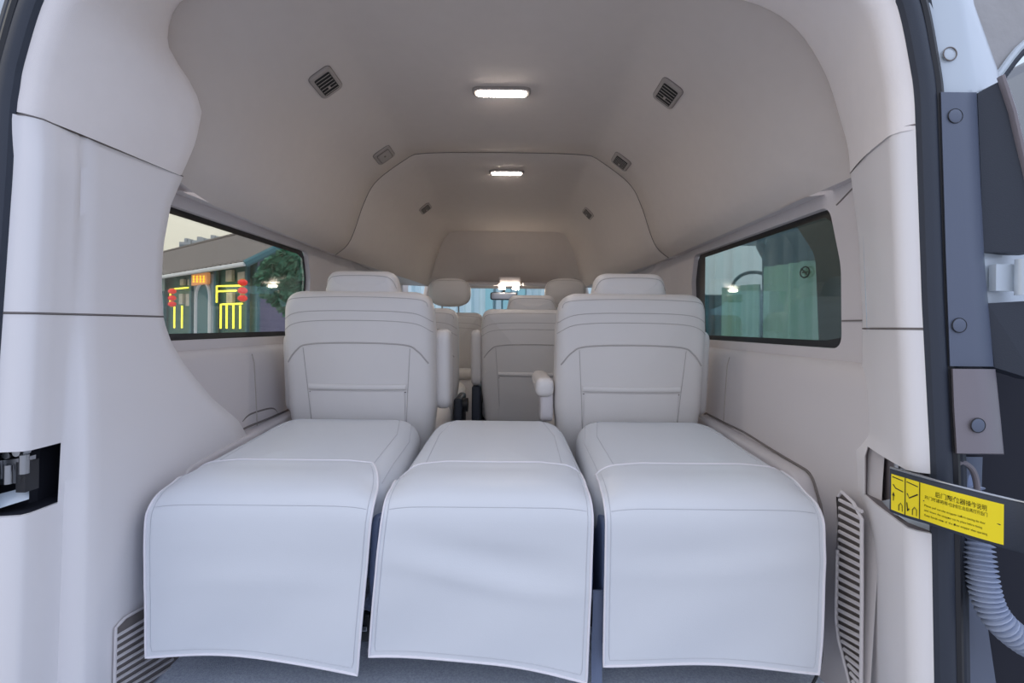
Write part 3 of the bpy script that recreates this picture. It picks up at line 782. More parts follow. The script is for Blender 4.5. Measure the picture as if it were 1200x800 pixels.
# front header: visors, console with two map lamps, mirror
for (px, wpx, lbl) in ((563, 46, 'folded sun visor left of the overhead console at the windscreen'), (632, 42, 'folded sun visor right of the overhead console at the windscreen')):
    c = P(px, 332.5, 3.72); hw = wpx/2*3.72/F
    root = empty('sun_visor', tuple(c), lbl, 'sun visor', 'sun visors')
    mb = MB(); mb.pillow(densify(roundpoly([(-hw, -.07), (hw, -.07), (hw, .07), (-hw, .07)], .03, 5), .03), .028, .012, .003, .003, lambda a, b, h: Vector((c.x+a, c.y+b, c.z+h+b*.12)), 2); mb.build('visor_panel', 'wall', root)
    mb = MB(); mb.tube([Vector((c.x-hw, c.y+.08, c.z+.01)), Vector((c.x+hw, c.y+.08, c.z+.01))], .008, 8); mb.build('hinge_rod', 'vent', root)
c = P(597, 333, 3.70)
oc = empty('overhead_console', tuple(c), 'overhead console with two bright map lamps above the windscreen mirror', 'overhead console')
mb = MB(); mb.box((c.x-.086, c.y-.02, c.z-.012), (c.x+.086, c.y+.2, c.z+.06), .012); mb.build('housing', 'wall', oc)
for px in (588, 604):
    q = P(px, 338, 3.66); mb = MB(); mb.box((q.x-.026, q.y-.004, q.z-.008), (q.x+.026, q.y+.025, q.z+.014), .005); mb.build('map_lamp', 'lens2', oc)
c = P(590, 347, 3.72)
rm = empty('rear_view_mirror', tuple(c), 'dark rear-view mirror hanging at the top of the windscreen', 'mirror')
mb = MB(); mb.pillow(densify(roundpoly([(-.105, -.03), (.105, -.03), (.105, .03), (-.105, .03)], .02, 5), .02), .03, .01, .003, .003, lambda a, b, h: Vector((c.x+a, c.y-h, c.z+b)), 2); mb.build('mirror_housing', 'black', rm)
mb = MB(); mb.pillow(densify(roundpoly([(-.097, -.024), (.097, -.024), (.097, .024), (-.097, .024)], .016, 5), .02), .004, .001, 0, 0, lambda a, b, h: Vector((c.x+a, c.y-.016-h, c.z+b)), 2); mb.build('mirror_glass', 'steel', rm)
mb = MB(); mb.tube([c+Vector((0, .01, .02)), c+Vector((0, .12, .06))], .01, 8); mb.build('stalk', 'black', rm)

# ================================================================ SEATS
def seat_back(root, cx, d, w, zt, zb, hcx, hw, hz0, hz1, posts=False, pocket=True, tilt=.14, thick=.13, hd=.03):
    hw2 = w/2
    ol = densify(roundpoly([(-hw2*.90, zb), (hw2*.90, zb), (hw2*1.0, zb+.22), (hw2*1.0, -.02), (hw2*.96, zt), (-hw2*.96, zt), (-hw2*1.0, -.02), (-hw2*1.0, zb+.22)],
                           [.04, .04, .15, .15, .095, .095, .15, .15], 8), .03)
    mp = lambda a, b, h: Vector((cx+a, d+thick/2-tilt*b-h, b))
    mb = MB(); mb.pillow(ol, thick, .045, .018, .01, mp, 6, 6)
    bk = mb.build('backrest', 'leather', root)
    bv = mb.bvh()
    def seam(pts, nm='stitching', r=.0012, ma='leather_stitch', lift=.0003):
        q = project(bv, densify([Vector(p) for p in pts], .015, False), lambda p: Vector((cx+p[0], d-.5, p[1])), (0, 1, 0), lift)
        if len(q) > 1:
            m_ = MB(); m_.tube(q, r, 6); return m_.build(nm, ma, bk)
    H = hw2
    seam(crom([(-H*.985, zt-.10), (-H*.72, zt-.072), (0, zt-.066), (H*.72, zt-.072), (H*.985, zt-.10)], 8))
    seam(crom([(-H*.985, zt-.135), (-H*.72, zt-.105), (0, zt-.098), (H*.72, zt-.105), (H*.985, zt-.135)], 8))
    seam(crom([(-H*.93, zt-.05), (-H*.80, zt-.027), (0, zt-.020), (H*.80, zt-.027), (H*.93, zt-.05)], 8))
    if pocket:
        seam(crom([(-H*.93, zt-.24), (-H*.80, zt-.20), (-H*.62, zt-.178), (0, zt-.172), (H*.62, zt-.178), (H*.80, zt-.20), (H*.93, zt-.24)], 8), r=.0028)
        for s_ in (-1, 1): seam([(s_*H*.70, zt-.19), (s_*H*.66, zt-.34), (s_*H*.60, zb+.03)])
        q = project(bv, densify([Vector((-H*.64, zt-.320)), Vector((H*.64, zt-.320))], .02, False), lambda p: Vector((cx+p[0], d-.5, p[1])), (0, 1, 0), .000)
        m_ = MB(); m_.tube(q, (.010, .008), 10); m_.build('pocket_hem', 'leather', bk)
        seam([(-H*.64, zt-.338), (H*.64, zt-.338)], 'pocket_gap', .0016, 'seam')
        # pocket panel standing slightly proud under its hem
        m_ = MB(); rows = []
        for b in (zt-.335, zt-.40, zt-.47, zb+.03):
            q = project(bv, [Vector((-H*.62+H*1.24*i/12, b)) for i in range(13)], lambda p: Vector((cx+p[0], d-.5, p[1])), (0, 1, 0), .004)
            rows.append(q)
        if all(len(r) == 13 for r in rows): m_.loft(rows); m_.build('seat_pocket', 'leather', bk)
    # headrest
    hy = d+thick/2+hd
    ho = densify(roundpoly([(-hw/2*.92, hz0), (hw/2*.92, hz0), (hw/2, (hz0+hz1)/2), (hw/2*.88, hz1), (-hw/2*.88, hz1), (-hw/2, (hz0+hz1)/2)], ([.04, .04, .05, .055, .055, .05] if pocket else [.07, .07, .08, .085, .085, .08]), 9), .02)
    if not pocket:
        ho = []
        for k in range(48):
            a = 2*PI*k/48; ca, sa = math.cos(a), math.sin(a)
            ho.append(Vector((hw/2*abs(ca)**.72*(1 if ca > 0 else -1), (hz0+hz1)/2+(hz1-hz0)/2*abs(sa)**.72*(1 if sa > 0 else -1))))
    mb = MB(); mb.pillow(ho, .10, .042, .012, .012, lambda a, b, h: Vector((hcx+a, hy-.1*b-h, b)), 5, 6); hr = mb.build('headrest', 'leather', root)
    q = project(mb.bvh(), densify([Vector(p) for p in crom([(-hw*.46, hz1-.06), (-hw*.36, hz1-.024), (0, hz1-.018), (hw*.36, hz1-.024), (hw*.46, hz1-.06)], 6)], .01, False), lambda p: Vector((hcx+p[0], d-.6, p[1])), (0, 1, 0), .0003)
    if len(q) > 2: m_ = MB(); m_.tube(q, .0014, 6); m_.build('stitching', 'leather_stitch', hr)
    for s_ in (-1, 1):
        mb = MB(); mb.tube([Vector((hcx+s_*.055, hy, zt-.06)), Vector((hcx+s_*.055, hy, hz0+.03))], .0055, 10); mb.build('headrest_post', 'steel', root)

def cushion_and_base(root, cx, d, w, zfloor=-.80):
    mb = MB(); ol = densify(roundpoly([(-w/2, 0), (w/2, 0), (w/2, .48), (-w/2, .48)], .06, 6), .05)
    mb.pillow(ol, .14, .05, .015, 0, lambda a, b, h: Vector((cx+a, d+.08+b, -.43+h+.05*b)), 4); mb.build('seat_cushion', 'leather', root)
    mb = MB(); mb.box((cx-w/2+.03, d+.12, -.66), (cx+w/2-.03, d+.5, -.49), .02); mb.build('seat_shell', 'black', root)
    for s_ in (-1, 1):
        mb = MB(); mb.box((cx+s_*(w/2-.07)-.018, d+.10, zfloor), (cx+s_*(w/2-.07)+.018, d+.52, -.63), .006); mb.build('leg', 'slate', root)

def armrest_up(root, x, y, z0, z1, w=.058, label=None):
    mb = MB(); ol = densify(roundpoly([(-.05, z0), (.05, z0), (.05, z1), (-.05, z1)], .045, 7), .03)
    mb.pillow(ol, w, .022, .004, .004, lambda a, b, h: Vector((x+h, y+a-.1*(b-z0), b)), 4, 5); return mb.build('armrest', 'leather', root, label=label)

# third row: two captain seats
s3l = empty('captain_seat', (-.467, 1.7, -.80), 'large pale leather seat back behind the left folded bench, armrest raised on its aisle side', 'seat', 'captain seats ahead of the folded bench')
seat_back(s3l, -.467, 1.585, .508, .112, -.50, -.467, .262, .02, .185)
cushion_and_base(s3l, -.467, 1.60, .50)
armrest_up(s3l, -.196, 1.74, -.30, -.012); armrest_up(s3l, -.735, 1.76, -.32, -.03)
s3r = empty('captain_seat', (.453, 1.7, -.80), 'large pale leather seat back behind the right folded bench, aisle armrest lowered', 'seat', 'captain seats ahead of the folded bench')
seat_back(s3r, .453, 1.585, .508, .112, -.50, .453, .262, .02, .185)
cushion_and_base(s3r, .453, 1.60, .50)
armrest_up(s3r, .725, 1.76, -.32, -.01)
mb = MB(); ol = densify(roundpoly([(1.62, -.243), (1.95, -.228), (1.95, -.178), (1.62, -.176)], .028, 6), .03)
mb.pillow(ol, .062, .022, .004, .004, lambda a, b, h: Vector((.164+h, a, b)), 3, 5); mb.build('armrest', 'leather', s3r, label='lowered armrest')
mb = MB(); mb.pillow(roundpoly([(1.64, -.33), (1.76, -.33), (1.76, -.22), (1.64, -.22)], .03, 5), .046, .012, 0, 0, lambda a, b, h: Vector((.172+h, a, b)), 2, 3); mb.build('armrest_bracket', 'wall', s3r)
# second row
s2l = empty('captain_seat', (-.47, 2.4, -.80), 'second seat forward on the left, mostly hidden behind the nearest left seat back', 'seat', 'captain seats ahead of the folded bench')
seat_back(s2l, -.470, 2.33, .505, .085, -.50, -.47, .25, .02, .150); cushion_and_base(s2l, -.47, 2.35, .50)
mb = MB(); mb.tube([Vector((-.20, 2.42, -.40)), Vector((-.17, 2.42, -.40))], .035, 16); mb.build('recliner_knob', 'black', s2l)
mb = MB(); mb.box((-.235, 2.36, -.62), (-.195, 2.6, -.36), .015); mb.build('recliner_cover', 'black_soft', s2l)
s2r = empty('captain_seat', (.148, 2.4, -.80), 'shaded leather seat back in the middle of the aisle view with small headrest', 'seat', 'captain seats ahead of the folded bench')
seat_back(s2r, .148, 2.33, .505, .083, -.50, .148, .25, .02, .156); cushion_and_base(s2r, .148, 2.35, .50)
armrest_up(s2r, -.128, 2.42, -.30, -.02, .05)
mb = MB(); mb.box((-.15, 2.40, -.60), (-.105, 2.62, -.30), .015); mb.build('recliner_cover', 'black_soft', s2r)
# front row
f1 = empty('front_seat', (-.378, 3.2, -.80), 'left front seat seen through the aisle with its headrest raised on posts', 'seat', 'front seats')
seat_back(f1, -.378, 3.10, .485, .085, -.50, -.362, .275, .125, .312, pocket=False, hd=.02); cushion_and_base(f1, -.378, 3.12, .5)
f2 = empty('front_seat', (.40, 3.2, -.80), 'right front seat of which mainly the raised headrest shows above nearer seats', 'seat', 'front seats')
seat_back(f2, .40, 3.10, .485, .085, -.50, .40, .275, .125, .318, pocket=False, hd=.02); cushion_and_base(f2, .40, 3.12, .5)
# console between front seats
cs = empty('centre_console', (-.21, 2.95, -.80), 'beige console box with padded lid between seats at the end of the aisle', 'console')
mb = MB(); mb.box((-.30, 2.94, -.80), (-.165, 3.06, -.33), .02); mb.build('console_body', 'trim', cs)
mb = MB(); mb.box((-.31, 2.925, -.335), (-.185, 3.08, -.27), .028); mb.build('console_lid', 'leather', cs)

# rear bench: three folded cushions with hanging white covers
bench = [
    dict(xl=-.730, xr=-.224, fl=(-.716, -.700), fr=(-.242, -.262), zb=(-.692, -.692, -.722), lbl='left folded rear seat with white leather cushion and hanging cover, beside the left pillar', ph=0),
    dict(xl=-.220, xr=.237, fl=(-.219, -.241), fr=(.224, .210), zb=(-.690, -.694, -.731), lbl='middle folded rear seat with white leather cushion and hanging cover', ph=2),
    dict(xl=.242, xr=.735, fl=(.252, .246), fr=(.710, .690), zb=(-.700, -.696, -.712), lbl='right folded rear seat with white leather cushion and hanging cover, beside the ribbed wall grille', ph=4)]
for bi, b in enumerate(bench):
    cx = (b['xl']+b['xr'])/2; w = b['xr']-b['xl']
    root = empty('folded_rear_seat', (cx, 1.3, -.80), b['lbl'], 'seat', 'folded rear seats')
    ol = densify(roundpoly([(-w/2*.985, 1.045), (w/2*.985, 1.045), (w/2, 1.2), (w/2*.93, 1.605), (-w/2*.93, 1.605), (-w/2, 1.2)], [.07, .07, .1, .11, .11, .1], 8), .03)
    mp = lambda a, bb, h: Vector((cx+a, bb, -.345+.085*(bb-1.1)-.085+h))
    mb = MB(); mb.pillow(ol, .17, .065, .010, 0, mp, 6, 7); cu = mb.build('cushion', 'cover', root)
    bv = mb.bvh(); up = lambda p: Vector((p[0], p[1], .5))
    for s_ in (-1, 1):
        q = project(bv, densify([Vector((cx+s_*(w/2-.062), 1.06)), Vector((cx+s_*(w/2-.060), 1.40)), Vector((cx+s_*(w/2-.085), 1.54)), Vector((cx+s_*(w/2-.12), 1.59))], .02, False), up, (0, 0, -1), .0002)
        m_ = MB(); m_.tube(q, .0013, 6); m_.build('stitching', 'cover_stitch', cu)
        q = project(bv, densify([Vector((cx+s_*(w/2-.022), 1.10)), Vector((cx+s_*(w/2-.024), 1.40)), Vector((cx+s_*(w/2-.05), 1.56))], .02, False), up, (0, 0, -1), .0002)
        m_ = MB(); m_.tube(q, .0013, 6); m_.build('stitching', 'cover_stitch', cu)
    # hanging cover
    def path(v):
        pts = crom([Vector((1.165, -.330)), Vector((1.11, -.3375)), Vector((1.065, -.346)), Vector((1.030, -.365)), Vector((1.008, -.400)), Vector((1.000, -.45)), Vector((.996, -.52)), Vector((.992, -.60)), Vector((.990, -.70))], 6)
        return pts
    PT = path(0); NV = 44; PT = resample(PT, NV)
    NU = 36; rows = []; zmid = -.40
    for j, p in enumerate(PT):
        v = j/(NV-1); row = []
        hang = max(0, min(1, (-.40-p.y)/.30))
        for i in range(NU+1):
            u = i/NU; e = abs(2*u-1)
            hs = min(1, max(0, (v-.2)/.8))
            xl = b['fl'][0]+(b['fl'][1]-b['fl'][0])*hang; xr = b['fr'][0]+(b['fr'][1]-b['fr'][0])*hang
            # narrower where it lies on the cushion
            k_ = max(0, 1-v/.30); sh = .016*k_
            if bi == 0: xr_ = xr-.045*k_*k_; xl_ = xl-.002*k_
            else: xr_ = xr-sh*.3; xl_ = xl+sh*.3
            x = xl_+(xr_-xl_)*u
            z = p.y; y = p.x
            drop = e**8*.030*max(0, 1-abs(v-.18)/.25)
            z -= drop
            if hang > 0:
                zt = b['zb'][0]*(1-u)*(1-2*u)+b['zb'][1]*4*u*(1-u)+b['zb'][2]*u*(2*u-1)
                z = -.40+(p.y+.40)*((zt+.40)/(-.70+.40))
            ph = b['ph']
            wr = .0030*math.sin(4.2*u+ph)*math.sin(3*PI*hang*.5)+.0018*math.sin(9*u+2*hang*4+ph*1.3)*hang
            cz = (-.545, -.52, -.50)[bi]+(.012, .035, .02)[bi]*math.sin(3.2*u+ph); am = (.35, 1., .5)[bi]
            wr += am*.0050*math.exp(-((z-cz)/.020)**2)*(.4+.6*math.sin(PI*u))
            wr -= am*.0055*math.exp(-((z-cz-.050)/.03)**2)*math.sin(PI*u)
            wr += .008*hang*math.exp(-((u-1)/.25)**2)*(1 if ph else .6)*math.sin(hang*2.2)
            y -= wr*min(1, hang*4)
            row.append(Vector((x, y, z)))
        rows.append(row)
    # lift the top part onto the cushion surface
    for j, row in enumerate(rows):
        for p in row:
            if p.y > 1.02:
                h = bv.ray_cast(Vector((p.x, p.y, .5)), Vector((0, 0, -1)))
                hz_ = h[0].z+.0035 if h[0] is not None else -9
                p.z = min(max(hz_, p.z-.030), p.z+.03) if p.y > 1.115 else max(min(hz_, p.z+.02), p.z)
    for it in range(3):
        for j in range(1, NV-1):
            for i in range(NU+1):
                if rows[j][i].y > .995:
                    a_, c_ = rows[j-1][i], rows[j+1][i]; l_ = rows[j][max(0, i-1)]; r_ = rows[j][min(NU, i+1)]
                    rows[j][i].z += .5*((a_.z+c_.z+l_.z+r_.z)/4-rows[j][i].z)+.0006
    mb = MB(); back = [[p+Vector((0, .004, -.0015)) for p in r] for r in rows]
    mb.loft(rows); mb.loft(back, flip=True)
    peri = lambda R: R[0]+[r[-1] for r in R[1:]]+R[-1][-2::-1]+[r[0] for r in R[-2:0:-1]]
    mb.loft([peri(rows), peri(back)], cv=True)
    cv_ = mb.build('hanging_cover', 'cover', root, smooth=50)
    m_ = MB(); m_.tube([p+Vector((0, -.0005, 0)) for p in peri(rows)], .0026, 8, closed=True); m_.build('hem', 'cover_hem', cv_)
    def inset(R):
        a = R[1:-1]; q = []
        for k in range(2, NV-2): q.append(R[k][0].lerp(R[k][1], .8))
        q += [R[NV-2][i] for i in range(1, NU)]
        for k in range(NV-3, 1, -1): q.append(R[k][NU].lerp(R[k][NU-1], .8))
        return q
    m_ = MB(); m_.tube([p+Vector((0, -.0006, .0004)) for p in inset(rows)], .0007, 5); m_.build('hem_stitching', 'cover_stitch', cv_)
    jj = min(range(NV), key=lambda j: abs(PT[j].y+.392))
    m_ = MB(); m_.tube([p+Vector((0, -.0004, .0002)) for p in rows[jj][1:-1]], .0007, 5); m_.build('cross_stitching', 'cover_stitch', cv_)
    # shell, side shields, legs
    mb = MB(); mb.box((cx-w/2+.035, 1.10, -.60), (cx+w/2-.035, 1.56, -.46), .04); mb.build('seat_shell', 'slate', root)
    for s_ in (-1, 1):
        x = cx+s_*(w/2-.018)
        mb = MB(); mb.pillow(densify(roundpoly([(1.035, -.42), (1.30, -.42), (1.34, -.62), (1.06, -.68), (1.022, -.55)], [.03, .04, .06, .03, .06], 6), .03), .022, .009, .004, .004, lambda a, bb, h: Vector((x+h, a, bb)), 3, 4); mb.build('side_shield', 'slate', root)
        mb = MB(); mb.box((x-.016-s_*.02, 1.27, -.80), (x+.016-s_*.02, 1.50, -.60), .006); mb.build('leg', 'black', root)
        mb = MB(); mb.tube([Vector((x-.01, 1.075, -.69)), Vector((x+.01, 1.075, -.69))], .018, 12); mb.build('pivot', 'black', root)
# belts in gaps
mb = MB(); mb.tube(crom([P(704, 690, 1.022), P(704, 720, 1.02), P(703, 760, 1.02), P(704, 860, 1.03)], 6), (.0115, .002), 6, flat=(1, 0, 0))
mb.build('seat_belt', 'belt', label='grey seat belt webbing hanging between the middle and right covers', cat='seat belt')
bk = empty('belt_buckle', tuple(P(432, 725, 1.05)), 'small black belt buckle between the left and middle hanging covers', 'buckle')
c = P(432, 735, 1.05); mb = MB(); mb.box((c.x-.013, c.y-.01, c.z-.03), (c.x+.013, c.y+.012, c.z+.03), .006); mb.build('buckle_body', 'black', bk)
mb = MB(); mb.box((c.x-.008, c.y-.013, c.z-.004), (c.x+.006, c.y-.009, c.z+.006), .001); mb.build('release_button', 'steel', bk)
mb = MB(); mb.tube([P(440, 700, 1.06), P(432, 715, 1.05)], (.011, .003), 6, flat=(1, 0, 0)); mb.build('buckle_strap', 'belt', bk)
lp = MB(); lp.tube(crom([P(962, 735, 1.0), P(966, 750, 1.0), P(965, 775, 1.0), P(955, 800, 1.0), P(940, 815, 1.0), P(935, 850, 1.0)], 6), .0028, 8)
lp.build('release_cord', 'black', label='thin black cord loop hanging below the right cover by the wall', cat='cord')

# ---------------------------------------------------------------- wall grilles
def grille(root, X_of_y, y0, y1, z0, z1, n, slope, sgn, clip):
    pass
rg = empty('wall_grille', (.80, 1.05, -.75), 'tall ribbed speaker grille low on the right wall beside the pillar', 'grille')
def gx(px, py, d): return P(px, py, d)
fr_r = [(984, 578, 1.10), (988, 572, 1.10), (1002, 585, 1.06), (1012, 604, 1.045), (1013, 700, 1.045), (1013, 830, 1.045), (1000, 800, 1.06), (986, 745, 1.09), (983, 720, 1.10), (984, 640, 1.10)]
XR = .758
def onx(px, py, X): 
    d_ = (X-CX)*F/(px-600); return P(px, py, d_)
mb = MB(); mb.add([onx(px, py, XR+.008) for px, py, _ in fr_r], [tuple(range(len(fr_r)))]); mb.build('grille_plate', 'seam', rg, smooth=0)
mb = MB(); mb.tube([onx(px, py, XR) for px, py, _ in fr_r], .0035, 8, closed=True); mb.build('grille_frame', 'wall', rg)
for k in range(25):
    py = 585+k*9.2
    xl = 985 if py < 735 else 985+(py-735)*.28
    a = onx(xl+1, py-3, XR); b_ = onx(1012, py+10, XR)
    if xl > 1008: continue
    mb = MB(); mb.tube([a, b_], (.0042, .004), 6); mb.build('rib', 'wall', rg)
lg = empty('wall_grille', (-.75, 1.05, -.75), 'ribbed speaker grille low on the left pillar, partly behind the left cover', 'grille')
XL = -.739
fl = [(139, 740), (150, 728), (176, 713), (230, 690), (225, 745), (205, 820), (138, 830)]
mb = MB(); mb.add([onx(px, py, XL-.001) for px, py in fl], [tuple(range(len(fl)))]); mb.build('grille_plate', 'seam', lg, smooth=0)
mb = MB(); mb.tube(densify([onx(px, py, XL) for px, py in fl], .02), .003, 8, closed=True); mb.build('grille_frame', 'wall', lg)
for k in range(12):
    y0 = 750+k*8.5
    a = (140, y0); b_ = (222-k*2, y0-50+k*1.0)
    if y0-50 > 830: continue
    mb = MB(); mb.tube([onx(a[0], a[1], XL+.001), onx(b_[0], b_[1], XL+.001)], (.0036, .0035), 6); mb.build('rib', 'wall', lg)
# cup recess on the left wall
cr = empty('cup_recess', (-.79, 1.5, -.34), 'small recessed tray in the left wall just behind the pillar, above the left cushion', 'tray')
def onl(px, py): return onx(px, py, -.793)
lo = [onl(px, py) for px, py in ((284, 497), (292, 489), (305, 484), (318, 481), (324, 484), (326, 492), (322, 502), (300, 512))]
mb = MB(); mb.add(lo, [tuple(range(8))]); mb.build('tray_pan', 'vent', cr, smooth=0)
mb = MB(); mb.tube(crom(lo[:7], 4), .004, 8); mb.build('tray_rim', 'seam', cr)

# ================================================================ OUTSIDE
mb = MB(); mb.box((-60, -30, -1.60), (60, 120, -1.52)); mb.build('ground', 'paving', kind='structure', smooth=0)
# bumper
mb = MB(); mb.box((-.92, .55, -1.16), (.92, .84, -.90), .04)
mb.build('rear_bumper', 'black_soft', label='dark rear bumper below the load floor', cat='bumper')
# corrugated pale sheet hoarding ahead and to the right
def hoarding(a, b, z0, z1, lbl, pitch=.28):
    a = Vector(a); b = Vector(b); L = (b-a).length; t = (b-a)/L; n = Vector((-t.y, t.x)); k = int(L/pitch*6)
    mb = MB(); r0 = []; r1 = []
    for i in range(k+1):
        s = L*i/k; o = .05*(1 if (i % 6) < 3 else -1)
        p = a+t*s+n*o; r0.append(Vector((p.x, p.y, z0))); r1.append(Vector((p.x, p.y, z1)))
    mb.loft([r0, r1]); return mb.build('corrugated_hoarding', 'cyan', label=lbl, cat='hoarding', smooth=0)
hoarding((-3.2, 9), (3.4, 9), -1.52, 1.9, 'pale cyan corrugated hoarding seen through the windscreen')
hoarding((7.5, 9.5), (7.5, -1.5), -1.52, 2.2, 'pale cyan corrugated hoarding beyond the neighbouring vehicle on the right')
mb = MB()
for x in (-.45, -.12, .15, .95): mb.box((x, 8.86, -1.5), (x+.14, 8.93, 1.9))
mb.build('hoarding_battens', 'cyan2', label='teal upright battens on the hoarding ahead of the windscreen', cat='battens')

# old street building seen in the left window
A = Vector((-7.1, 13.4)); U = Vector((-.794, .608)); V = Vector((.608, .794))
def T(px):
    k = (600-px)/F; return (13.4*k-7.15)/(.794-.608*k)
def Bp(t, v, z): q = A+U*t+V*v; return Vector((q.x, q.y, z))
def Bpx(px, py, v=0):
    t = T(px); y = 13.4+.608*t; return t, (PY-py)/F*y
LT = 24
bd = empty('street_building', (A.x, A.y, -1.52), 'old single storey shop row with grey tiled roof and green front outside the left window', 'building')
mb = MB(); mb.add([Bp(0, 0, -1.52), Bp(LT, 0, -1.52), Bp(LT, 0, 1.75), Bp(0, 0, 1.75), Bp(LT, 6, -1.52), Bp(LT, 6, 1.75), Bp(0, 6, -1.52), Bp(0, 6, 1.75)], [(0, 1, 2, 3), (1, 4, 5, 2), (4, 6, 7, 5)])
mb.build('shop_front', 'green', bd, smooth=0)
mb = MB(); mb.add([Bp(0, 0, -1.52), Bp(0, 6, -1.52), Bp(0, 6, 1.75), Bp(0, 3, 3.65), Bp(0, 0, 1.75)], [(0, 1, 2, 3, 4)]); mb.build('gable_wall', 'purple', bd, smooth=0)
mb = MB()
# tiled roof: rows of half-round tiles running down the slope
K = 150
def roofrow(v, z):
    return [Bp(-.45+(LT+.9)*i/K, v, z+.05*abs(math.sin(PI*i/2))) for i in range(K+1)]
mb.loft([roofrow(-.55, 1.62), roofrow(-.5, 1.70), roofrow(.9, 2.55), roofrow(2.2, 3.42), roofrow(3.0, 3.86), roofrow(6.4, 1.7)])
mb.build('tiled_roof', 'roof_tile', bd, smooth=0)
mb = MB(); mb.tube([Bp(-.5, 3.0, 3.90), Bp(LT, 3.0, 3.90)], .10, 8); mb.build('roof_ridge', 'roof_tile', bd)
mb = MB(); mb.tube([Bp(-.5, -.55, 1.58), Bp(LT, -.55, 1.58)], (.06, .05), 6); mb.build('eave_board', 'white_trim', bd)
mb = MB(); mb.tube([Bp(-.5, -.55, 1.58), Bp(-.5, 3.0, 3.8)], (.10, .05), 6); mb.build('verge_board', 'teal', bd)
def fpanel(px0, py0, px1, py1, out, ma, nm, par=bd):
    t0 = T(px0); t1 = T(px1); yk = 13.4+.608*(t0+t1)/2; z0 = (PY-py0)/F*yk; z1 = (PY-py1)/F*yk
    mb = MB(); a, b_, c_, d_ = Bp(t0, -out, z0), Bp(t1, -out, z0), Bp(t1, -out, z1), Bp(t0, -out, z1); e = Vector((V.x, V.y, 0))*.08
    mb.add([a, b_, c_, d_, a+e, b_+e, c_+e, d_+e], [(0, 1, 2, 3), (4, 7, 6, 5), (0, 4, 5, 1), (1, 5, 6, 2), (2, 6, 7, 3), (3, 7, 4, 0)])
    return mb.build(nm, ma, par, smooth=0)
fpanel(231, 326, 257, 440, .10, 'greywall', 'doorway_surround')
# arched doorway
t0, t1 = T(251), T(235); yk = 13.4+.608*(t0+t1)/2; zc = (PY-352)/F*yk; rad = (t1-t0)/2; pts = [Bp(t0, -.12, -1.5)]
for k in range(13):
    a = PI*k/12; pts.append(Bp((t0+t1)/2-rad*math.cos(a), -.12, zc+rad*.9*math.sin(a)))
pts.append(Bp(t1, -.12, -1.5))
mb = MB(); mb.add(pts, [tuple(range(len(pts)))]); ad = mb.build('arched_door', 'teal', bd, smooth=0)
mb = MB(); mb.tube(pts, .06, 6); mb.build('arch_moulding', 'white_trim', ad)
sg = fpanel(232.5, 324.5, 251.5, 337.5, .22, 'signo', 'shop_sign')
for k, px in enumerate((236, 240, 244, 248)):
    yk = 13.4+.608*T(px); z = (PY-331)/F*yk; mb = MB()
    for dz in (-.09, 0, .09): mb.tube([Bp(T(px)-.06, -.24, z+dz), Bp(T(px)+.06, -.24, z+dz)], .016, 5)
    mb.tube([Bp(T(px), -.24, z-.11), Bp(T(px), -.24, z+.11)], .016, 5); mb.build('sign_character', 'signy', sg)
for px in (228, 257, 294, 306, 196): fpanel(px-1.2, 315 if px > 250 else 322, px+1.2, 440, .14, 'teal', 'post')
for (a, b_, c_, d_) in ((269, 320, 276, 333), (283, 322, 291, 332), (270, 346, 277, 358), (286, 346, 291, 356), (215, 331, 219, 338), (224, 331, 228, 338), (214, 348, 218, 360), (222, 348, 228, 362)):
    fpanel(a, b_, c_, d_, .12, 'poster', 'poster')
for path_ in (((262, 358), (262, 339), (293, 338)), ((262, 345), (285, 344)), ((267, 388), (267, 360), (292, 359)), ((274, 388), (274, 361)), ((282, 388), (282, 360)), ((290, 388), (290, 361)),
              ((207, 362), (207, 343), (228, 341)), ((212, 388), (212, 363)), ((221, 388), (221, 362))):
    pts = []
    for px, py in path_:
        t, z = Bpx(px, py); pts.append(Bp(t, -.2, z))
    mb = MB(); mb.tube(densify(pts, .3, False), .026, 6); mb.build('neon_tube', 'neon', bd)
fpanel(186, 332, 201, 346, .3, 'cyan', 'pale_sign')
def lantern(px, py, lbl, gr):
    v = -.75; k = (600-px)/F
    t = (k*(13.4+V.y*v)-7.1+V.x*v-.05)/(.794-.608*k); yy = 13.4+V.y*v+.608*t; c = Bp(t, v, (PY-py)/F*yy); root = empty('red_lantern', tuple(c), lbl, 'lantern', gr)
    mb = MB(); rows = []
    for k in range(9):
        a = -PI/2+PI*k/8; rows.append([c+Vector((  .115*math.cos(a)*math.cos(q*PI/6), .115*math.cos(a)*math.sin(q*PI/6), .085*math.sin(a))) for q in range(12)])
    mb.loft(rows, cv=True); mb.build('lantern_shade', 'red', root)
    mb = MB(); mb.tube([c+Vector((0, 0, .075)), c+Vector((0, 0, .093))], .06, 8); mb.tube([c-Vector((0, 0, .075)), c-Vector((0, 0, .093))], .05, 8); mb.build('tassel', 'gold', root)
for py, w_ in ((334, 'top'), (343.5, 'middle'), (352.4, 'lowest')): lantern(284, py, w_+' red lantern of the hanging string right of the arched doorway', 'red lanterns on the shop front')
for py, w_ in ((345, 'top'), (353, 'middle'), (360, 'lowest')): lantern(201.5, py, w_+' red lantern of the string at the left edge of the left window', 'red lanterns on the shop front')
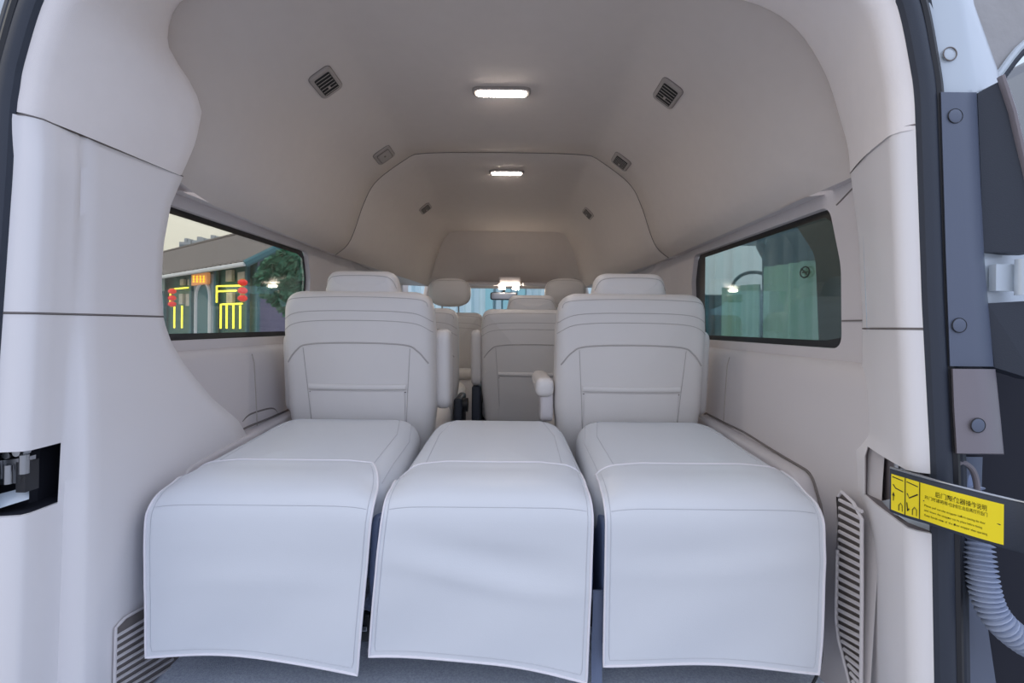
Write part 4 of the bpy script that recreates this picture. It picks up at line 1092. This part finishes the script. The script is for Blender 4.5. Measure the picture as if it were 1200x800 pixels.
# tree right of the gable
def tree(x, y, z0, h, r, lbl):
    root = empty('tree', (x, y, z0), lbl, 'tree')
    mb = MB(); mb.tube([Vector((x, y, z0)), Vector((x+.1, y, z0+h*.6))], .12, 8); mb.build('trunk', 'bark', root)
    mb = MB(); rnd = random.Random(int(x*10))
    for k in range(2600):
        a = rnd.uniform(0, 2*PI); b_ = math.acos(rnd.uniform(-1, 1)); rr_ = r*rnd.uniform(.55, 1)**.5*(1+.18*math.sin(3*a)*math.cos(2*b_))
        c = Vector((x+rr_*math.sin(b_)*math.cos(a), y+rr_*math.sin(b_)*math.sin(a), z0+h*.62+rr_*1.25*math.cos(b_)))
        n = Vector((rnd.gauss(0, 1), rnd.gauss(0, 1), rnd.gauss(0, 1))).normalized(); t = n.orthogonal().normalized()*.13; s_ = n.cross(t)*.6
        mb.add([c-t, c-s_, c+t, c+s_], [(0, 1, 2, 3)])
    mb.build('foliage', 'leaf', root, smooth=0)
tree(-5.2, 11.2, -1.52, 4.1, .55, 'bushy green tree beside the gable end in the left window')
# far towers
tw = empty('apartment_tower', (-50, 80, -1.52), 'distant grey apartment blocks above the tiled roof in the left window', 'building')
for (x0, x1, yt) in ((209, 222, 287), (224, 238, 285), (240, 256, 283)):
    a = P(x0, yt, 80); b_ = P(x1, yt, 80)
    mb = MB(); mb.box((a.x, 80, -1.5), (b_.x, 92, a.z)); mb.box((a.x+.5, 80.5, a.z), (a.x+1.1, 84, a.z+.7)); mb.box((b_.x-.9, 80.5, a.z), (b_.x-.3, 84, a.z+.5)); t_ = mb.build('tower_block', 'tower', tw, smooth=0)
    for k in range(4):
        mb = MB(); mb.box((a.x+.15, 79.9, a.z-.9-k*1.0), (b_.x-.15, 80.05, a.z-.45-k*1.0)); mb.build('window_band', 'tower_win', t_, smooth=0)

# neighbouring vehicle outside the right window
def Q(px, py, X): return onx(px, py, X)
nv = empty('neighbour_vehicle', (2.2, 3.5, -1.52), 'dark neighbouring vehicle with green reflections modelled behind its cab window, outside the right window', 'vehicle')
nl = densify(roundpoly([(2.86, -.36), (5.3, -.36), (4.95, .72), (3.2, .76), (2.92, .45)], [.05, .1, .12, .2, .2], 6), .08)
c = Vector((3.9, .15)); X = 1.90
RI2, RO2 = ang_ring(nl, c), ang_ring(densify(roundpoly([(1.6, -1.3), (6.4, -1.3), (6.4, .2), (5.4, .95), (1.6, 1.0)], .1), .1), c)
g3 = lambda r, x: [Vector((x, p.x, p.y)) for p in r]
mb = MB(); mb.loft([g3(RI2, X+.05), g3(RI2, X), g3(RO2, X), g3(RO2, X+.05), g3(RI2, X+.05)], cv=True)
mb.build('side_panel', 'black', nv, smooth=20)
g = MB(); g.add(g3(RI2, X+.02), [tuple(range(N_))]); g.build('side_glass', 'glass', nv, smooth=0)
mb = MB(); mb.box((3.45, 1.6, -1.3), (3.5, 5.7, .95), .01); mb.build('side_panel', 'black', nv)
mb = MB(); mb.box((1.98, 5.1, -.7), (3.4, 6.0, .36), .05); mb.build('dashboard', 'black', nv)
mb = MB(); mb.box((1.9, 1.6, .93), (3.5, 5.4, .98), .01); mb.build('roof', 'black', nv)
mb = MB(); mb.box((1.95, 1.6, -1.3), (3.45, 6.3, -.6), .02); mb.build('underbody', 'black', nv)
for yy in (2.0, 5.7):
    mb = MB(); mb.tube([Vector((1.86, yy, -1.20)), Vector((2.1, yy, -1.20))], .32, 20); mb.build('wheel', 'black_soft', nv)
# drivers seat of that vehicle
mb = MB(); cS = Q(935, 330, 2.35)
mb.pillow(densify(roundpoly([(-.26, -1.1), (.26, -1.1), (.27, -.1), (.20, .14), (-.20, .14), (-.27, -.1)], [.05, .05, .1, .12, .12, .1], 6), .06), .2, .07, .02, .02, lambda a, b_, h: Vector((2.35+a, cS.y-h, .68+b_)), 4, 4); mb.build('driver_seat', 'black', nv)
c = Q(884, 338, 2.25); mb = MB()
e1 = Vector((.95, -.3, 0)).normalized(); e2 = Vector((.1, .35, .93)).normalized()
mb.tube([c+e1*.19*math.cos(a*PI/16)+e2*.19*math.sin(a*PI/16) for a in range(32)], .016, 8, closed=True)
for a in (-.3, PI+.3, -PI/2): mb.tube([c, c+e1*.19*math.cos(a)+e2*.19*math.sin(a)], (.02, .008), 6)
mb.tube([c-e1*.0, c+Vector((0, .04, 0))], .06, 12); mb.build('steering_wheel', 'black', nv)
c2 = Q(903, 285, 2.15); mb = MB(); mb.tube([Q(893, 262, 2.2), Q(890, 285, 2.2), Q(906, 312, 2.2)], (.05, .03), 8); mb.build('door_pillar', 'black_soft', nv)
def reflected_curtain(px0, px1, pt0, pt1, X, ma, lbl, rc):  # green reflection in the side glass, modelled as pleated cloth hung behind it
    a = Q(px0, pt0, X); b_ = Q(px1, pt1, X); zb = -.42; n = 60; rows = []
    for j in range(10):
        r_ = []
        for i in range(n+1):
            u = i/n; y = a.y+(b_.y-a.y)*u; zt = a.z+(b_.z-a.z)*u
            if rc and u > .8: zt -= .25*((u-.8)/.2)**2.5
            z = zt+(zb-zt)*j/9; r_.append(Vector((X+.032*math.sin(u*34)+.01*math.sin(u*77+1), y, z)))
        rows.append(r_)
    mb = MB(); mb.loft(rows); return mb.build('reflected_curtain', ma, label=lbl, cat='reflected_curtain')
reflected_curtain(893, 972, 311, 298, 2.02, 'reflected_curtain', 'wide green pleated cloth standing for a reflection in the neighbouring vehicle window', True)
reflected_curtain(846, 886, 335, 330, 2.02, 'reflected_curtain', 'narrow green pleated cloth standing for a glass reflection left of the steering wheel in the neighbouring vehicle', False)
# no smoking sticker on that window
c = Q(942.5, 315.5, 1.905); r = 6.2*c.y/F
ns = empty('no_smoking_sticker', tuple(c), 'round black no smoking sticker on the neighbouring vehicle window', 'sticker')
mb = MB(); mb.tube([c+Vector((0, r*1.4*math.cos(a*PI/16), r*1.0*math.sin(a*PI/16))) for a in range(32)], .0045, 6, closed=True)
mb.tube([c+Vector((0, r*1.1, r*.8)), c+Vector((0, -r*1.1, -r*.8))], .0045, 6); mb.build('prohibition_ring', 'ink', ns)
mb = MB(); mb.obox(c, (.002, 0, 0), (0, r*.8, 0), (0, 0, .004)); mb.build('cigarette_mark', 'ink', ns)
